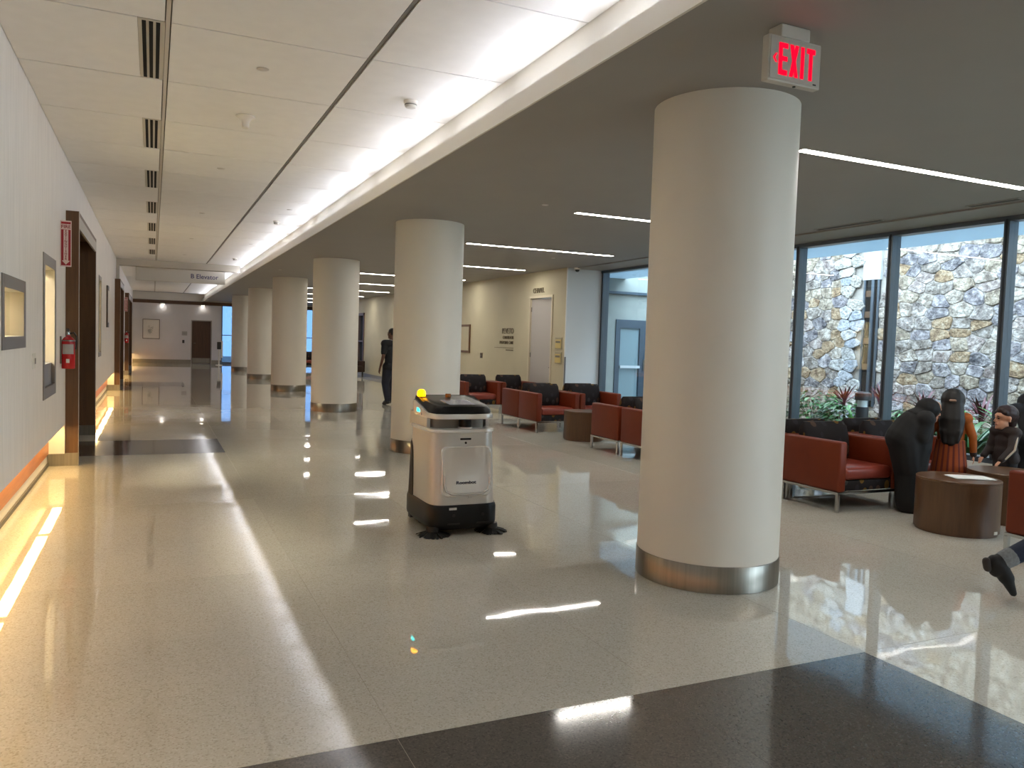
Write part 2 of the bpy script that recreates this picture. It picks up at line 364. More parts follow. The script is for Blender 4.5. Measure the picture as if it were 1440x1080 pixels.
# right side: chapel wall, white return wall, glazing
struct(slab_with_holes(XW, XW+.25, 14.17, Y1, 0, H2+.02, [(14.72, 15.84, 0, 2.54), (30.9, 33.0, .25, 2.5)]).build('wall_right', cream_m), 'cream chapel wall facing the lounge', 'wall')
struct(MB().box(XW, XG+.12, 14.13, 14.17, 0, H2+.02).box(XW+.25, XG+.12, 14.17, 14.38, 0, H2+.02).build('wall_return', mat('return_wall_paint', (226, 232, 236), .5)), 'white return wall between chapel wall and glazing', 'wall')
bb = mat('grey_base', (128, 124, 118), .45)
struct(MB().box(XW-.012, XW, 14.13, 14.70, 0, .12).box(XW-.012, XW, 15.86, Y1, 0, .12).build('baseboard_right', bb), 'grey baseboard of the chapel wall', 'baseboard')
struct(B(XW-.005, XW+.02, 14.124, 14.15, 0, 1.25).build('trim_3', mat('corner_guard', (120, 122, 124), .4, .4)), 'grey corner guard on the chapel wall edge', 'corner guard')
# chapel door
d = struct(empty('door_4', (XW, 14.72, 0)), 'tall pale grey chapel door standing slightly ajar', 'door')
fm = mat('pale_door_frame', (206, 196, 172), .45)
for y0, y1 in ((0, .05), (1.07, 1.12)): B(-.02, .25, y0, y1, 0, 2.54).build('jamb', fm, d)
B(-.02, .25, .05, 1.07, 2.49, 2.54).build('head', fm, d)
lf = B(.0, .045, -1.01, 0, .01, 2.475).build('door_leaf', mat('grey_door_leaf', (176, 172, 168), .5), d); lf.location = (.02, 1.065, 0); lf.rotation_euler = (0, 0, .10)
for z in (.3, 1.2, 2.2): MB().lathe([(.012, 0), (.012, .1)], (-.008, -.004, z), 8).build('hinge', steel_m, lf)
MB().tube([(-.0, -.95, 1.0), (-.05, -.95, 1.0), (-.05, -.85, 1.0)], .01, 8).build('lever_handle', chrome_m, lf, True)
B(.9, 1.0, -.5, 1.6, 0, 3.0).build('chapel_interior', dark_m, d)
# far right window
o = struct(empty('window_4', (XW, 30.9, .25)), 'brown framed window in the far part of the chapel wall', 'window')
for bx in ((0, .1, 0, 2.25), (2.0, 2.1, 0, 2.25), (1.0, 1.06, 0, 2.25), (0, 2.1, 0, .1), (0, 2.1, 2.15, 2.25), (0, 2.1, 1.1, 1.15)): B(-.03, .2, *bx).build('frame', brown_m, o)
B(.08, .09, .1, 2.0, .1, 2.15).build('pane', bglass_m, o)

# curtain wall
sill = struct(MB().box(XG-.10, XG+.14, Y0, 14.13, 0, .34).build('trim_4', mat('sill_white', (222, 222, 216), .4)), 'low white sill under the window wall', 'window sill')
MULL = [14.07, 11.75, 10.2, 8.67, 7.11, 5.63, 4.1, 2.57, 1.04, -.5, -2.0, -3.5, -5.0]
g = struct(empty('window_5', (XG, 0, 0)), 'full height window wall with dark metal mullions facing the stone courtyard', 'window')
for y in MULL:
    mu = B(-.06, .09, y-.032, y+.032, .38, H2-.05).build('mullion', frame_m, g)
    B(-.064, -.06, y-.012, y+.012, .38, H2-.05).build('gasket', mat('gasket', (34, 42, 52), .5), mu)
for a, b in zip(MULL[1:]+[Y0], MULL):
    B(.01, .022, a+.032, b-.032, .40, H2-.07).build('pane', glass_m, g)
B(-.06, .09, Y0, 14.13, .34, .40).build('bottom_rail', frame_m, g)
B(-.06, .09, Y0, 14.13, H2-.07, H2).build('head_rail', frame_m, g)
for a, b, lb in ((5.0, 5.55, 'over the girl and boy'), (6.6, 7.6, 'next to the big column')):
    t = empty('slot_diffuser', (7.66, a, H2)); tag(t, 'dark slot air diffuser in the soffit above the glazing, '+lb, 'air vent', 'soffit slot diffusers')
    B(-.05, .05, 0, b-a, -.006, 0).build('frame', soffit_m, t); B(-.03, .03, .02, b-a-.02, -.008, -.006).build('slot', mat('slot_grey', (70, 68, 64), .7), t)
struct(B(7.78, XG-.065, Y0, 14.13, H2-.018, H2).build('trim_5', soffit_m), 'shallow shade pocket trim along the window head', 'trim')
# back wall behind the camera
struct(B(-1.2, XG+.2, Y0-.2, Y0, 0, 3.5).build('wall_back', wall_m), 'pale wall behind the viewpoint', 'wall')

# far end
far_m = mat('grey_end_wall', (212, 212, 217), .6, noise=.02, nscale=3)
def yslab(x0, x1, y0, y1, z0, z1, hs):
    m = MB(); cuts = sorted({x0, x1} | {h[0] for h in hs} | {h[1] for h in hs})
    for a, b in zip(cuts, cuts[1:]):
        z = z0
        for h in [h for h in hs if h[0] <= a+1e-6 and h[1] >= b-1e-6]:
            if h[2] > z: m.box(a, b, y0, y1, z, h[2])
            z = h[3]
        if z < z1: m.box(a, b, y0, y1, z, z1)
    return m
struct(yslab(-1.2, 3.07, Y1, Y1+.2, 0, 3.5, [(1.73, 2.59, 0, 2.07)]).build('wall_far', far_m), 'grey end wall of the corridor', 'wall')
struct(B(XL, XW, Y1-.10, Y1, 2.84, 3.0).build('trim_6', brownx_m), 'dark brown beam along the top of the end wall', 'beam')
struct(B(XL, XW, Y1-.06, Y1, 3.0, 3.36).build('trim_7', white_m), 'white panel above the brown beam of the end wall', 'panel')
struct(MB().box(XL, 1.70, Y1-.012, Y1, 0, .18).box(2.62, 3.07, Y1-.012, Y1, 0, .18).build('baseboard_far', steel_m), 'steel baseboard of the end wall', 'baseboard')
d = struct(empty('door_5', (1.73, Y1, 0)), 'dark brown door with steel kick plate in the grey end wall', 'door')
for a, b in ((-.04, .0), (.86, .90)): B(a, b, -.02, .2, 0, 2.11).build('jamb', mat('grey_jamb', (160, 156, 152), .5), d)
B(0, .86, -.02, .2, 2.07, 2.11).build('head', MATS['grey_jamb'], d)
lf = B(.004, .856, .03, .075, .01, 2.065).build('door_leaf', dbrown_m, d)
B(.03, .83, .026, .03, .03, .27).build('kick_plate', steel_m, lf)
B(-.1, .96, .2, .25, 0, 2.2).build('back_panel', dark_m, d)  # unseen panel added to stop daylight leaking in around the door
MB().tube([(.07, .03, 1.0), (.07, -.03, 1.0), (.17, -.03, 1.0)], .01, 8).build('lever_handle', chrome_m, lf, True)
g = struct(empty('window_6', (3.07, Y1, 0)), 'blue daylight glazing beside the grey end wall', 'window')
for x in (0, 1.1, 2.2, 3.3, 3.95, 4.5): B(x, x+.05, 0, .1, .1, 2.84).build('mullion', brown_m if x > 3 else frame_m, g)
B(0, 4.56, 0, .1, 0, .1).build('bottom_rail', frame_m, g); B(.05, 4.5, 0, .1, 1.4, 1.44).build('transom', frame_m, g)
B(.05, 4.5, .04, .05, .1, 2.84).build('pane', bglass_m, g)
struct(B(3.07, XW+.2, Y1, Y1+.2, 2.84, 3.5).build('wall_far_head', far_m), 'grey wall above the end glazing', 'wall')

# ================================================================== COLUMNS
names = ['massive round white column beside the exit sign', 'round white column right behind the cleaning robot', 'third round white column in the row counted from the exit sign',
         'fourth round white column in the row counted from the exit sign', 'fifth round white column in the row counted from the exit sign', 'sixth round white column, next to the end glazing']
shaft = MB().lathe([(.46, .17), (.46, H2)], n=96).mesh('shaft', column_m, True)
band = MB().lathe([(.462, 0), (.466, .002), (.466, .165), (.462, .17), (.45, .17)], n=96).mesh('base_band', steel_m, True)
for i, y in enumerate((4.19, 10.22, 16.15, 22.1, 28.05, 34.0)):
    t = empty('column', (3.39, y, 0)); tag(t, names[i], 'column', 'row of round columns'); link('shaft', shaft, t); link('base_band', band, t)

# ================================================================== CEILING FITTINGS
fr = B(-.055, .055, 0, 1.15, -.006, .02)
frm = mat('vent_frame', (206, 202, 192), .5)
for i, v in enumerate(VENT_Y):
    t = empty('linear_diffuser', (-.02, v+.01, H1)); tag(t, '%s white three-slot air diffuser counted back from the ceiling bulkhead' % ORD[len(VENT_Y)-1-i], 'air vent', 'linear diffusers in the corridor ceiling')
    B(-.075, .075, 0, 1.18, .004, .02).build('plate', frm, t)
    for x in (-.042, -.003, .036):
        B(x-.0115, x+.0115, .02, 1.16, .001, .0045).build('slot', mat('vent_slot_black', (8, 8, 8), .9), t)
        B(x-.0145, x-.012, .02, 1.16, -.002, .006).build('blade', frm, t); B(x+.012, x+.0145, .02, 1.16, -.002, .006).build('blade', frm, t)
def disc(x, y, z, label, grp):
    t = empty('sprinkler_cover', (x, y, z)); tag(t, label, 'sprinkler', grp)
    MB().lathe([(.0, -.004), (.036, -.004), (.04, -.001), (.04, .004)], n=20).build('plate', mat('cover_white', (206, 202, 196), .5), t, True)
    MB().lathe([(.044, 0), (.044, .004), (.0, .004)], n=20).build('shadow_ring', mat('ring_grey', (110, 106, 100), .6), t)
for y in (5.81, 9.49, 13.15, 16.8, 20.4): disc(.68, y, H1, '%s flat sprinkler cover down the middle of the corridor ceiling' % ORD[[5.81, 9.49, 13.15, 16.8, 20.4].index(y)], 'sprinkler covers in the corridor ceiling')
disc(1.81, 11.97, H1, 'flat round sprinkler cover near the cove light', None); disc(1.81, 17.0, H1, 'farther flat round sprinkler cover near the cove light', None)
for x, y, lb in ((4.0, 8.0, 'flat round cover in the lounge soffit behind the big column'), (2.75, 19.5, 'round speaker cover in the lounge soffit over the column row'), (6.6, 12.8, 'flat round cover in the lounge soffit above the armchairs')):
    disc(x, y, H2, lb, None)
t = empty('access_point', (.70, 7.11, H1)); tag(t, 'white bell-shaped detector hanging from the corridor ceiling', 'detector')
MB().lathe([(.0, -.105), (.02, -.104), (.03, -.095), (.031, -.06), (.038, -.035), (.056, -.018), (.075, -.01), (.078, 0)], n=32).build('dome', white_m, t, True)
MB().lathe([(.08, -.004), (.08, .0)], n=32).build('base_ring', frm, t)
def smoke(x, y, lb):
    t = empty('smoke_detector', (x, y, H1)); tag(t, lb, 'smoke detector')
    MB().lathe([(.055, 0), (.055, -.018), (.05, -.022)], n=28).build('base', white_m, t, True)
    MB().lathe([(.046, -.022), (.046, -.04), (.038, -.052), (.0, -.055)], n=28).build('sensor_cap', frm, t, True)
    MB().lathe([(.0475, -.028), (.0475, -.036), (.044, -.036)], n=28).build('vent_ring', mat('vent_grey', (120, 118, 114), .6), t)
smoke(1.80, 5.98, 'white round smoke detector near the cove light'); smoke(1.81, 13.29, 'second white smoke detector farther along the cove light'); smoke(1.81, 20.4, 'third white smoke detector before the bulkhead')
# linear lights of the lounge
for k in range(-2, 11):
    y = 4.71+3.55*k
    if y > Y1-1: break
    t = empty('linear_light', (4.53, y, H2)); tag(t, ('%s slim linear soffit light counted from the exit sign towards the far end' % ORD[k]) if k >= 0 else ('%s slim linear soffit light on the near side of the exit sign' % ORD[-1-k]), 'ceiling light', 'linear lights in the lounge soffit')
    L = 2.72
    m = MB().box(0, L, -.05, -.042, -.004, .0).box(0, L, .042, .05, -.004, 0).box(0, .008, -.042, .042, -.004, 0).box(L-.008, L, -.042, .042, -.004, 0)
    m.build('trim_frame', white_m, t)
    B(.008, L-.008, -.042, .042, -.003, 0).build('diffuser', glow('line_led', (255, 249, 240), LINE), t)
# dome camera
t = empty('security_camera', (7.80, 14.05, H2)); tag(t, 'small white dome camera under the soffit beside the chapel wall', 'camera')
MB().lathe([(.06, 0), (.06, -.03), (.05, -.04)], n=24).build('base', white_m, t, True)
MB().lathe([(.045, -.04), (.04, -.065), (.024, -.083), (0, -.088)], n=24).build('dome', black_m, t, True)

# exit sign
t = empty('exit_sign', (2.80, 2.97, 2.785)); tag(t, 'white exit sign with glowing red letters hanging from the soffit', 'sign')
sg = mat('exit_housing', (196, 192, 182), .45)
B(-.165, .165, 0, .045, 0, .215).build('housing', sg, t, bevel=.006)
B(-.155, .155, -.004, 0, .01, .205).build('face_plate', mat('exit_face', (188, 184, 174), .35), t)
B(-.09, .09, .0, .09, .215, .275).build('canopy', sg, t, bevel=.005); B(-.07, .07, .005, .04, .214, .219).build('slot', dark_m, t)
rg = glow('exit_red', (255, 6, 40), .42)
def letter(name, boxes, polys=()):
    m = MB()
    for x0, x1, z0, z1 in boxes: m.box(x0, x1, -.006, -.004, z0, z1)
    for pl in polys:
        n = len(pl); m.add([(x, -.006, z) for x, z in pl]+[(x, -.004, z) for x, z in pl], [tuple(range(n)), tuple(range(2*n-1, n-1, -1))]+[(k, k+n, (k+1) % n+n, (k+1) % n) for k in range(n)])
    m.build(name, rg, t)
a, b = .032, .182
letter('letter_e', [(-.105, -.083, a, b), (-.083, -.05, a, a+.024), (-.083, -.052, .098, .12), (-.083, -.05, b-.024, b)])
letter('letter_x', [], [[(-.038, a), (-.016, a), (.018, b), (-.004, b)], [(-.004, a), (.018, a), (-.016, b), (-.038, b)]])
letter('letter_i', [(.032, .053, a, b)])
letter('letter_t', [(.085, .106, a, b-.024), (.069, .122, b-.024, b)])
letter('arrow', [], [[(-.140, .107), (-.124, .128), (-.114, .128), (-.128, .107)], [(-.140, .107), (-.128, .107), (-.114, .086), (-.124, .086)]])
B(.115, .135, -.006, -.004, .014, .02).build('maker_plate', dark_m, t); MB().lathe([(.008, -.004), (.008, 0)], (.02, .02, 0), 10).build('test_button', dark_m, t)

# elevator sign
t = empty('hanging_sign', (.72, 24.0, 2.89)); tag(t, 'white hanging sign reading B Elevator across the corridor', 'sign')
B(-1.15, 1.15, 0, .12, 0, .36).build('panel', mat('sign_white', (214, 210, 200), .5), t, bevel=.005)
for x in (-.9, .9): B(x-.02, x+.02, .04, .08, .36, .46).build('hanger', frm, t)
text('lettering', 'B Elevator', .175, mat('sign_violet', (66, 58, 104), .5), (.60, -.003, .185), XR, ZU, t, bold=.002)

# ================================================================== LEFT WALL FITTINGS
def fire_sign(y, lb):
    t = empty('fire_sign', (XL+.05, y, 2.13)); tag(t, lb, 'sign')
    W, Hh = .05, .465
    B(-W, W, 0, .004, 0, Hh).build('plate', mat('sign_red', (158, 30, 44), .4), t)
    wm = mat('sign_pale', (226, 206, 200), .5); rm_ = mat('sign_letter_red', (140, 26, 38), .5)
    B(-W, W, -.001, 0, 0, .012).build('border', wm, t); B(-W, W, -.001, 0, Hh-.012, Hh).build('border', wm, t); B(-W, -W+.007, -.001, 0, 0, Hh).build('border', wm, t); B(W-.007, W, -.001, 0, 0, Hh).build('border', wm, t)
    B(-W, W, -.0015, 0, .375, .43).build('title_band', wm, t)
    text('title', 'FIRE', .048, rm_, (0, -.003, .402), XR, ZU, t, .001, .001)
    m = MB(); pl = [(-.021, .372), (-.021, .06), (-.036, .06), (0, .02), (.036, .06), (.021, .06), (.021, .372)]
    n = len(pl); m.add([(x, -.0015, z) for x, z in pl]+[(x, 0, z) for x, z in pl], [tuple(range(n)), tuple(range(2*n-1, n-1, -1))]+[(k, k+n, (k+1) % n+n, (k+1) % n) for k in range(n)])
    m.build('arrow', wm, t)
    for i, ch in enumerate('EXTINGUISHER'): text('letter', ch, .03, rm_, (0, -.003, .357-.0255*i), XR, ZU, t, .001, .0008)
    B(-W-.002, -W+.012, .004, .03, .05, Hh-.05).build('wall_bracket', steel_m, t)
def extinguisher(y, lb):
    t = empty('fire_extinguisher', (XL+.075, y, 1.09)); tag(t, lb, 'fire extinguisher')
    MB().lathe([(.0, 0), (.058, 0), (.062, .008), (.062, .27), (.055, .30), (.035, .322), (.02, .33), (.02, .345)], n=28).build('cylinder', red_m, t, True)
    MB().lathe([(.016, .345), (.018, .37), (.012, .385), (.0, .386)], n=16).build('valve', chrome_m, t, True)
    MB().add([(-.012, -.02, .38), (.012, -.02, .38), (.014, -.1, .405), (-.014, -.1, .405), (-.012, -.02, .388), (.012, -.02, .388), (.014, -.1, .412), (-.014, -.1, .412)], [(0,3,2,1),(4,5,6,7),(0,1,5,4),(1,2,6,5),(2,3,7,6),(3,0,4,7)]).build('lever', black_m, t)
    MB().tube([(.012, 0, .36), (.05, -.01, .37), (.075, -.02, .33), (.075, -.03, .26), (.07, -.03, .2)], .009, 8).build('hose', black_m, t, True)
    MB().lathe([(.0145, -.001), (.0145, .006)], (.0, -.022, .36), 14).build('gauge', chrome_m, t)
    m = MB(); n = 10; rs = [[(.0635*math.sin(a), -.0635*math.cos(a), z) for a in [(-.9+1.8*k/n) for k in range(n+1)]] for z in (.15, .25)]
    m.add(rs[0]+rs[1], [(k, k+1, k+n+2, k+n+1) for k in range(n)]); m.build('label_wrap', mat('ext_label', (170, 164, 160), .5), t)
    B(-.015, .015, -.066, -.062, .06, .1).build('tag', white_m, t)
    B(-.075, -.06, -.03, .03, .05, .33).build('wall_bracket', steel_m, t)
    MB().lathe([(.064, .28), (.064, .292)], n=28).build('strap', steel_m, t)
fire_sign(9.25, 'red and white fire extinguisher arrow sign beside the first brown doorway'); fire_sign(29.2, 'red and white fire extinguisher arrow sign beside the farthest brown doorway')
extinguisher(9.25, 'red fire extinguisher on the wall beside the first brown doorway'); extinguisher(29.2, 'red fire extinguisher on the wall beside the farthest brown doorway')
t = empty('light_switch', (XL, 7.30, 1.17)); tag(t, 'white double switch plate between the two corridor windows', 'switch')
B(0, .006, -.10, .06, 0, .125).build('plate', white_m, t, bevel=.002, seg=1); B(.006, .012, -.055, -.035, .04, .085).build('toggle', frm, t); B(.006, .012, .0, .02, .04, .085).build('toggle', mat('ring_grey', (110, 106, 100), .6), t)
t = empty('room_plaque', (XL, 18.0, 1.55)); tag(t, 'narrow dark plaque on the corridor wall before the second doorway', 'plaque')
B(0, .03, 0, .5, 0, .85).build('backing', mat('plaque_dark', (92, 82, 70), .4, .3), t); B(.03, .034, .06, .44, .1, .75).build('insert', wall_m, t)

# ================================================================== CHAPEL WALL FITTINGS
lt = mat('bronze_letters', (112, 101, 80), .45, .3)
def wall_text(name, txt, size, yc, z, lb, align='CENTER', bold=.0, sx=1):
    o = text(name, txt, size, lt, (0, 0, 0), YB, ZU, None, .008, bold, align, 1.0, sx); o.location = (XW-.008, yc, z)
    if lb: tag(o, lb, 'lettering')
    return o
wall_text('chapel_lettering', 'CHAPEL', .15, 15.42, 2.65, 'bronze letters reading CHAPEL above the chapel door', bold=.002)
t = empty('wall_lettering', (XW-.006, 16.66, 1.37)); tag(t, 'bronze wall letters reading PEVETO CENTER FOR PASTORAL CARE', 'lettering')
for s, sz, z in (('PEVETO', .19, .40), ('CENTER FOR', .105, .25), ('PASTORAL CARE', .105, .13)):
    text('word_line', s, sz, lt, (0, 0, z), YB, ZU, t, .006, -.001, 'RIGHT')
B(-.003, .003, 0, 1.1, .005, .015).build('rule_line', lt, t); B(-.002, .002, 0, .42, -.055, -.03).build('fine_print', lt, t)
for z, lb in ((1.40, 'upper clear leaflet holder beside the chapel door'), (1.10, 'lower clear leaflet holder beside the chapel door')):
    t = empty('leaflet_holder', (XW, 14.40, z)); tag(t, lb, 'leaflet holder')
    B(-.02, 0, -.14, .14, 0, .24).build('tray', mat('holder_clear', (170, 164, 140), .2), t); B(-.03, -.02, -.12, .12, .02, .2).build('leaflet', mat('leaflet_paper', (206, 186, 120), .6), t); B(-.032, -.03, -.1, .1, .13, .17).build('leaflet_print', mat('print_grey', (110, 106, 96), .6), t)
t = empty('wall_switch', (XW, 18.60, 1.09)); tag(t, 'small dark door control plate on the cream wall', 'switch'); B(-.012, 0, -.07, .07, 0, .13).build('plate', mat('dark_plate', (86, 74, 56), .4), t); B(-.02, -.012, -.03, .03, .04, .09).build('button', steel_m, t)
t = empty('picture_frame', (XW, 19.75, 1.2)); tag(t, 'framed brown picture on the cream wall behind the second column', 'picture'); B(-.03, 0, -.35, .35, 0, .75).build('frame', brown_m, t); B(-.034, -.03, -.29, .29, .06, .69).build('artwork', cream_m, t)
# far wall fittings
t = empty('framed_drawing', (-.065, Y1, 1.145)); tag(t, 'framed pencil drawing on the grey end wall', 'picture')
for bx in ((-.37, -.345, 0, .93), (.345, .37, 0, .93), (-.345, .345, 0, .025), (-.345, .345, .905, .93)): B(bx[0], bx[1], -.035, 0, bx[2], bx[3]).build('frame', mat('frame_dark', (92, 84, 80), .4), t)
B(-.345, .345, -.02, 0, .025, .905).build('mat_board', mat('paper_white', (226, 224, 222), .6), t)
dm = mat('pencil_grey', (150, 148, 146), .7)
for q in range(9):
    cx, cz, r_ = rnd.uniform(-.1, .1), rnd.uniform(.3, .62), rnd.uniform(.03, .08)
    pts = [(cx+r_*math.cos(a)*rnd.uniform(.6, 1.2), -.0225, cz+r_*math.sin(a)*rnd.uniform(.7, 1.3)) for a in [k*.7 for k in range(9)]]
    MB().tube(pts, .006, 5).build('pencil_line', dm, t)
t = empty('card_reader', (1.35, Y1, .98)); tag(t, 'small black card reader on the grey end wall', 'card reader'); B(-.05, .05, -.03, 0, 0, .15).build('body', black_m, t, bevel=.01); B(-.02, .02, -.033, -.03, .05, .07).build('indicator', steel_m, t)
t = empty('room_sign', (1.40, Y1, 1.35)); tag(t, 'pale room sign above the card reader on the end wall', 'sign'); B(-.12, .12, -.012, 0, 0, .2).build('plate', mat('sign_grey', (170, 168, 170), .5), t); B(-.08, .08, -.014, -.012, .08, .1).build('print_line', dm, t)
for x in (.42, 2.2):
    t = empty('accent_light', (x, Y1-.14, 2.80)); tag(t, 'small accent light under the brown beam of the end wall', 'accent light', 'accent lights under the end beam')
    MB().lathe([(.0, .005), (.09, .005), (.10, .02), (.10, .06), (.0, .06)], n=20).build('housing', white_m, t, True); MB().lathe([(.0, 0), (.08, 0), (.08, .006), (.0, .006)], n=20).build('lens', glow('accent', (255, 244, 230), 4), t)
t = empty('sanitizer_stand', (2.86, 39.6, 0)); tag(t, 'small white and black floor stand at the end of the grey wall', 'stand')
MB().lathe([(.0, 0), (.16, 0), (.16, .02), (.03, .03), (.025, .75), (0, .75)], n=20).build('pole', white_m, t, True); B(-.09, .09, -.06, .06, .75, 1.1).build('dispenser', black_m, t, bevel=.02); B(.09, .16, -.06, .06, .35, 1.15).build('side_panel', white_m, t)

# ================================================================== ARMCHAIRS
def rbox(x0, x1, y0, y1, z0, z1, r, seg=3): 
    return B(x0, x1, y0, y1, z0, z1), r, seg
CH = {}
def chair_meshes():
    W, D = .41, .365
    CH['arm'] = B(-.05, .05, -D, D, .195, .67).mesh('arm', leather_m, True, .022, 3)
    CH['back_panel'] = B(-.31, .31, D-.085, D, .195, .66).mesh('back_panel', leather_m, True, .02, 3)
    bm = B(-.308, .308, -D+.01, D-.09, .30, .425); CH['seat_cushion'] = bm.mesh('seat_cushion', leather2_m, True, .04, 4)
    CH['front_rail'] = B(-.31, .31, -D+.02, D-.1, .20, .298).mesh('front_rail', fabric_m, True, .008, 2)
    # plump back cushion, leaning
    rings = []; n = 28
    for i in range(9):
        v = i/8; z = .40+.40*v; th = .065+.035*math.sin(PI*min(1, v*1.05+.02))
        if i in (0, 8): th *= .45
        yy = .20+.05*v; hw = .30-.012*abs(2*v-1)**3 - (.02 if i in (0, 8) else 0)
        rings.append([(hw*math.copysign(abs(math.cos(a))**.35, math.cos(a)), yy+th*math.copysign(abs(math.sin(a))**.8, math.sin(a)), z) for a in [2*PI*k/n for k in range(n)]])
    CH['back_cushion'] = MB().rings(rings).mesh('back_cushion', fabric_m, True)
    m = MB().box(-W, W, -D, -D+.025, .172, .195).box(-W, W, D-.025, D, .172, .195).box(-W, -W+.025, -D+.025, D-.025, .172, .195).box(W-.025, W, -D+.025, D-.025, .172, .195)
    CH['base_frame'] = m.mesh('base_frame', chrome_m)
    CH['leg'] = B(-.016, .016, -.016, .016, 0, .172).mesh('leg', chrome_m, False, .003, 1)
    CH['foot_glide'] = B(-.013, .013, -.013, .013, -.0, .004).mesh('foot_glide', black_m)
chair_meshes()
def chair(x0, yf, facing, lb):
    """x0 = left edge, yf = front edge; facing -1 looks towards -Y, +1 towards +Y"""
    cx = x0+.41; cyy = yf+.365 if facing < 0 else yf-.365
    t = empty('armchair', (cx, cyy, 0), 0 if facing < 0 else PI); tag(t, lb, 'armchair', 'red leather lounge armchairs')
    for n in ('back_panel', 'seat_cushion', 'front_rail', 'back_cushion', 'base_frame'): link(n, CH[n], t)
    for s in (-1, 1): a = link('arm', CH['arm'], t); a.location = (s*.36, 0, 0)
    for sx in (-1, 1):
        for sy in (-1, 1): l = link('leg', CH['leg'], t); l.location = (sx*.394, sy*.349, 0)
    return t
XA, XB = 5.855, 6.692
chair(XA, 5.376, -1, 'red leather armchair beside the woman in black, next to the big column')
chair(XB, 5.376, -1, 'red leather armchair behind the woman in black')
chair(XA, 6.86, 1, 'red leather armchair facing away, back to back with the one beside the woman in black')
chair(XB, 6.86, 1, 'red leather armchair back to back with the one behind the woman in black')
chair(XA, 3.79, 1, 'red leather armchair facing the woman in black across the drum table with the paper')
chair(XA, 8.44, -1, 'red leather armchair half hidden by the big column')
chair(XB, 8.44, -1, 'red leather armchair on the window side of the one half hidden by the big column')
chair(XA, 9.97, 1, 'red leather armchair facing the small drum table, seen from its side')
chair(XB, 9.97, 1, 'red leather armchair facing the small drum table on the window side')
chair(XA, 11.765, -1, 'red leather armchair with leaf cushion behind the small drum table')
chair(XB, 11.765, -1, 'red leather armchair with leaf cushion on the window side behind the small drum table')
chair(XA, 13.225, 1, 'red leather armchair facing the chapel corner, back to back in the middle block')
chair(XB, 13.225, 1, 'red leather armchair facing the chapel corner on the window side of the middle block')
chair(XA-.01, 15.10, -1, 'red leather armchair facing the middle block beside the second column')
chair(XB-.01, 15.10, -1, 'red leather armchair facing the middle block in front of the chapel door')
chair(6.2, 36.2, -1, 'far red armchair seen in the gap between two columns')
def dark_chair(x, y):
    t = empty('lounge_chair', (x, y, 0), .4); tag(t, 'dark brown lounge chair by the far brown framed window', 'armchair'); m = mat('dark_leather', (58, 40, 32), .5)
    B(-.4, .4, -.36, .36, .18, .42).build('seat', m, t, True, .03); B(-.4, .4, .24, .38, .42, .8).build('backrest', m, t, True, .03)
    for s in (-1, 1):
        B(s*.4-.06, s*.4+.06, -.36, .36, .18, .62).build('arm', m, t, True, .03)
        for q in (-1, 1): B(s*.36-.02, s*.36+.02, q*.32-.02, q*.32+.02, 0, .18).build('leg', black_m, t)
dark_chair(6.95, 30.3)

# ================================================================== DRUM TABLES
def drum(x, y, r, h, lb):
    t = empty('drum_table', (x, y, 0)); tag(t, lb, 'side table', 'walnut drum side tables')
    MB().lathe([(r-.012, 0), (r-.012, .02), (r, .022), (r, h-.02)], n=64).build('body', drum_m, t, True)
    MB().lathe([(r-.004, h-.02), (r-.004, h-.016), (r, h-.014), (r, h-.003), (r-.003, h), (0, h)], n=64).build('top', wood('walnut_top', (84, 60, 40), (110, 80, 55), .3, 'x') if 'walnut_top' not in MATS else MATS['walnut_top'], t, True)
    return t
D2c = (6.37, 4.55)
d2 = drum(D2c[0], D2c[1], .33, .46, 'walnut drum side table with a white paper on top')
B(.02, .06, -.334, -.328, .03, .055).build('maker_tag', white_m, d2).location = (0, 0, 0)
drum(7.24, 4.69, .33, .46, 'walnut drum side table in front of the boy')
drum(6.25, 10.86, .32, .46, 'small walnut drum side table between the armchair blocks')
pp = MB(); n = 6
pp.add([(-.17+.34*i/n, s*.11, .001+.002*math.sin(i)) for s in (-1, 1) for i in range(n+1)], [(i, i+1, i+n+2, i+n+1) for i in range(n)])
pp.add([(-.17+.34*i/n, s*.11, .006+.002*math.sin(i)) for s in (-1, 1) for i in range(n+1)], [(i, i+n+1, i+n+2, i+1) for i in range(n)])
o = pp.build('paper_sheet', mat('bright_paper', (244, 244, 240), .5)); o.location = (D2c[0]+.08, D2c[1]-.05, .461); o.rotation_euler = (0, 0, -.45); tag(o, 'white sheet of paper lying on the walnut drum table', 'paper')

# ================================================================== CLEANING ROBOT
def sup(cx, cy, hx, hy, z, n=48, p=.42, zf=None):
    r = []
    for k in range(n):
        a = 2*PI*k/n; c, s = math.cos(a), math.sin(a)
        x = cx+hx*math.copysign(abs(c)**p, c); y = cy+hy*math.copysign(abs(s)**p, s)
        r.append((x, y, z if zf is None else zf(x, y, z)))
    return r
RB = empty('cleaning_robot', (2.215, 5.98, 0)); tag(RB, 'silver and black autonomous floor cleaning robot with amber beacon', 'robot')
silver = mat('robot_silver', (198, 196, 191), .3, .3, noise=.03, nscale=3)
silver2 = mat('robot_silver_polished', (226, 225, 222), .18, .35)
char = mat('robot_charcoal', (44, 42, 40), .55, spec=.3); blk = mat('robot_black', (10, 10, 11), .35, spec=.3)
deckm = mat('robot_deck', (52, 54, 50), .3); 
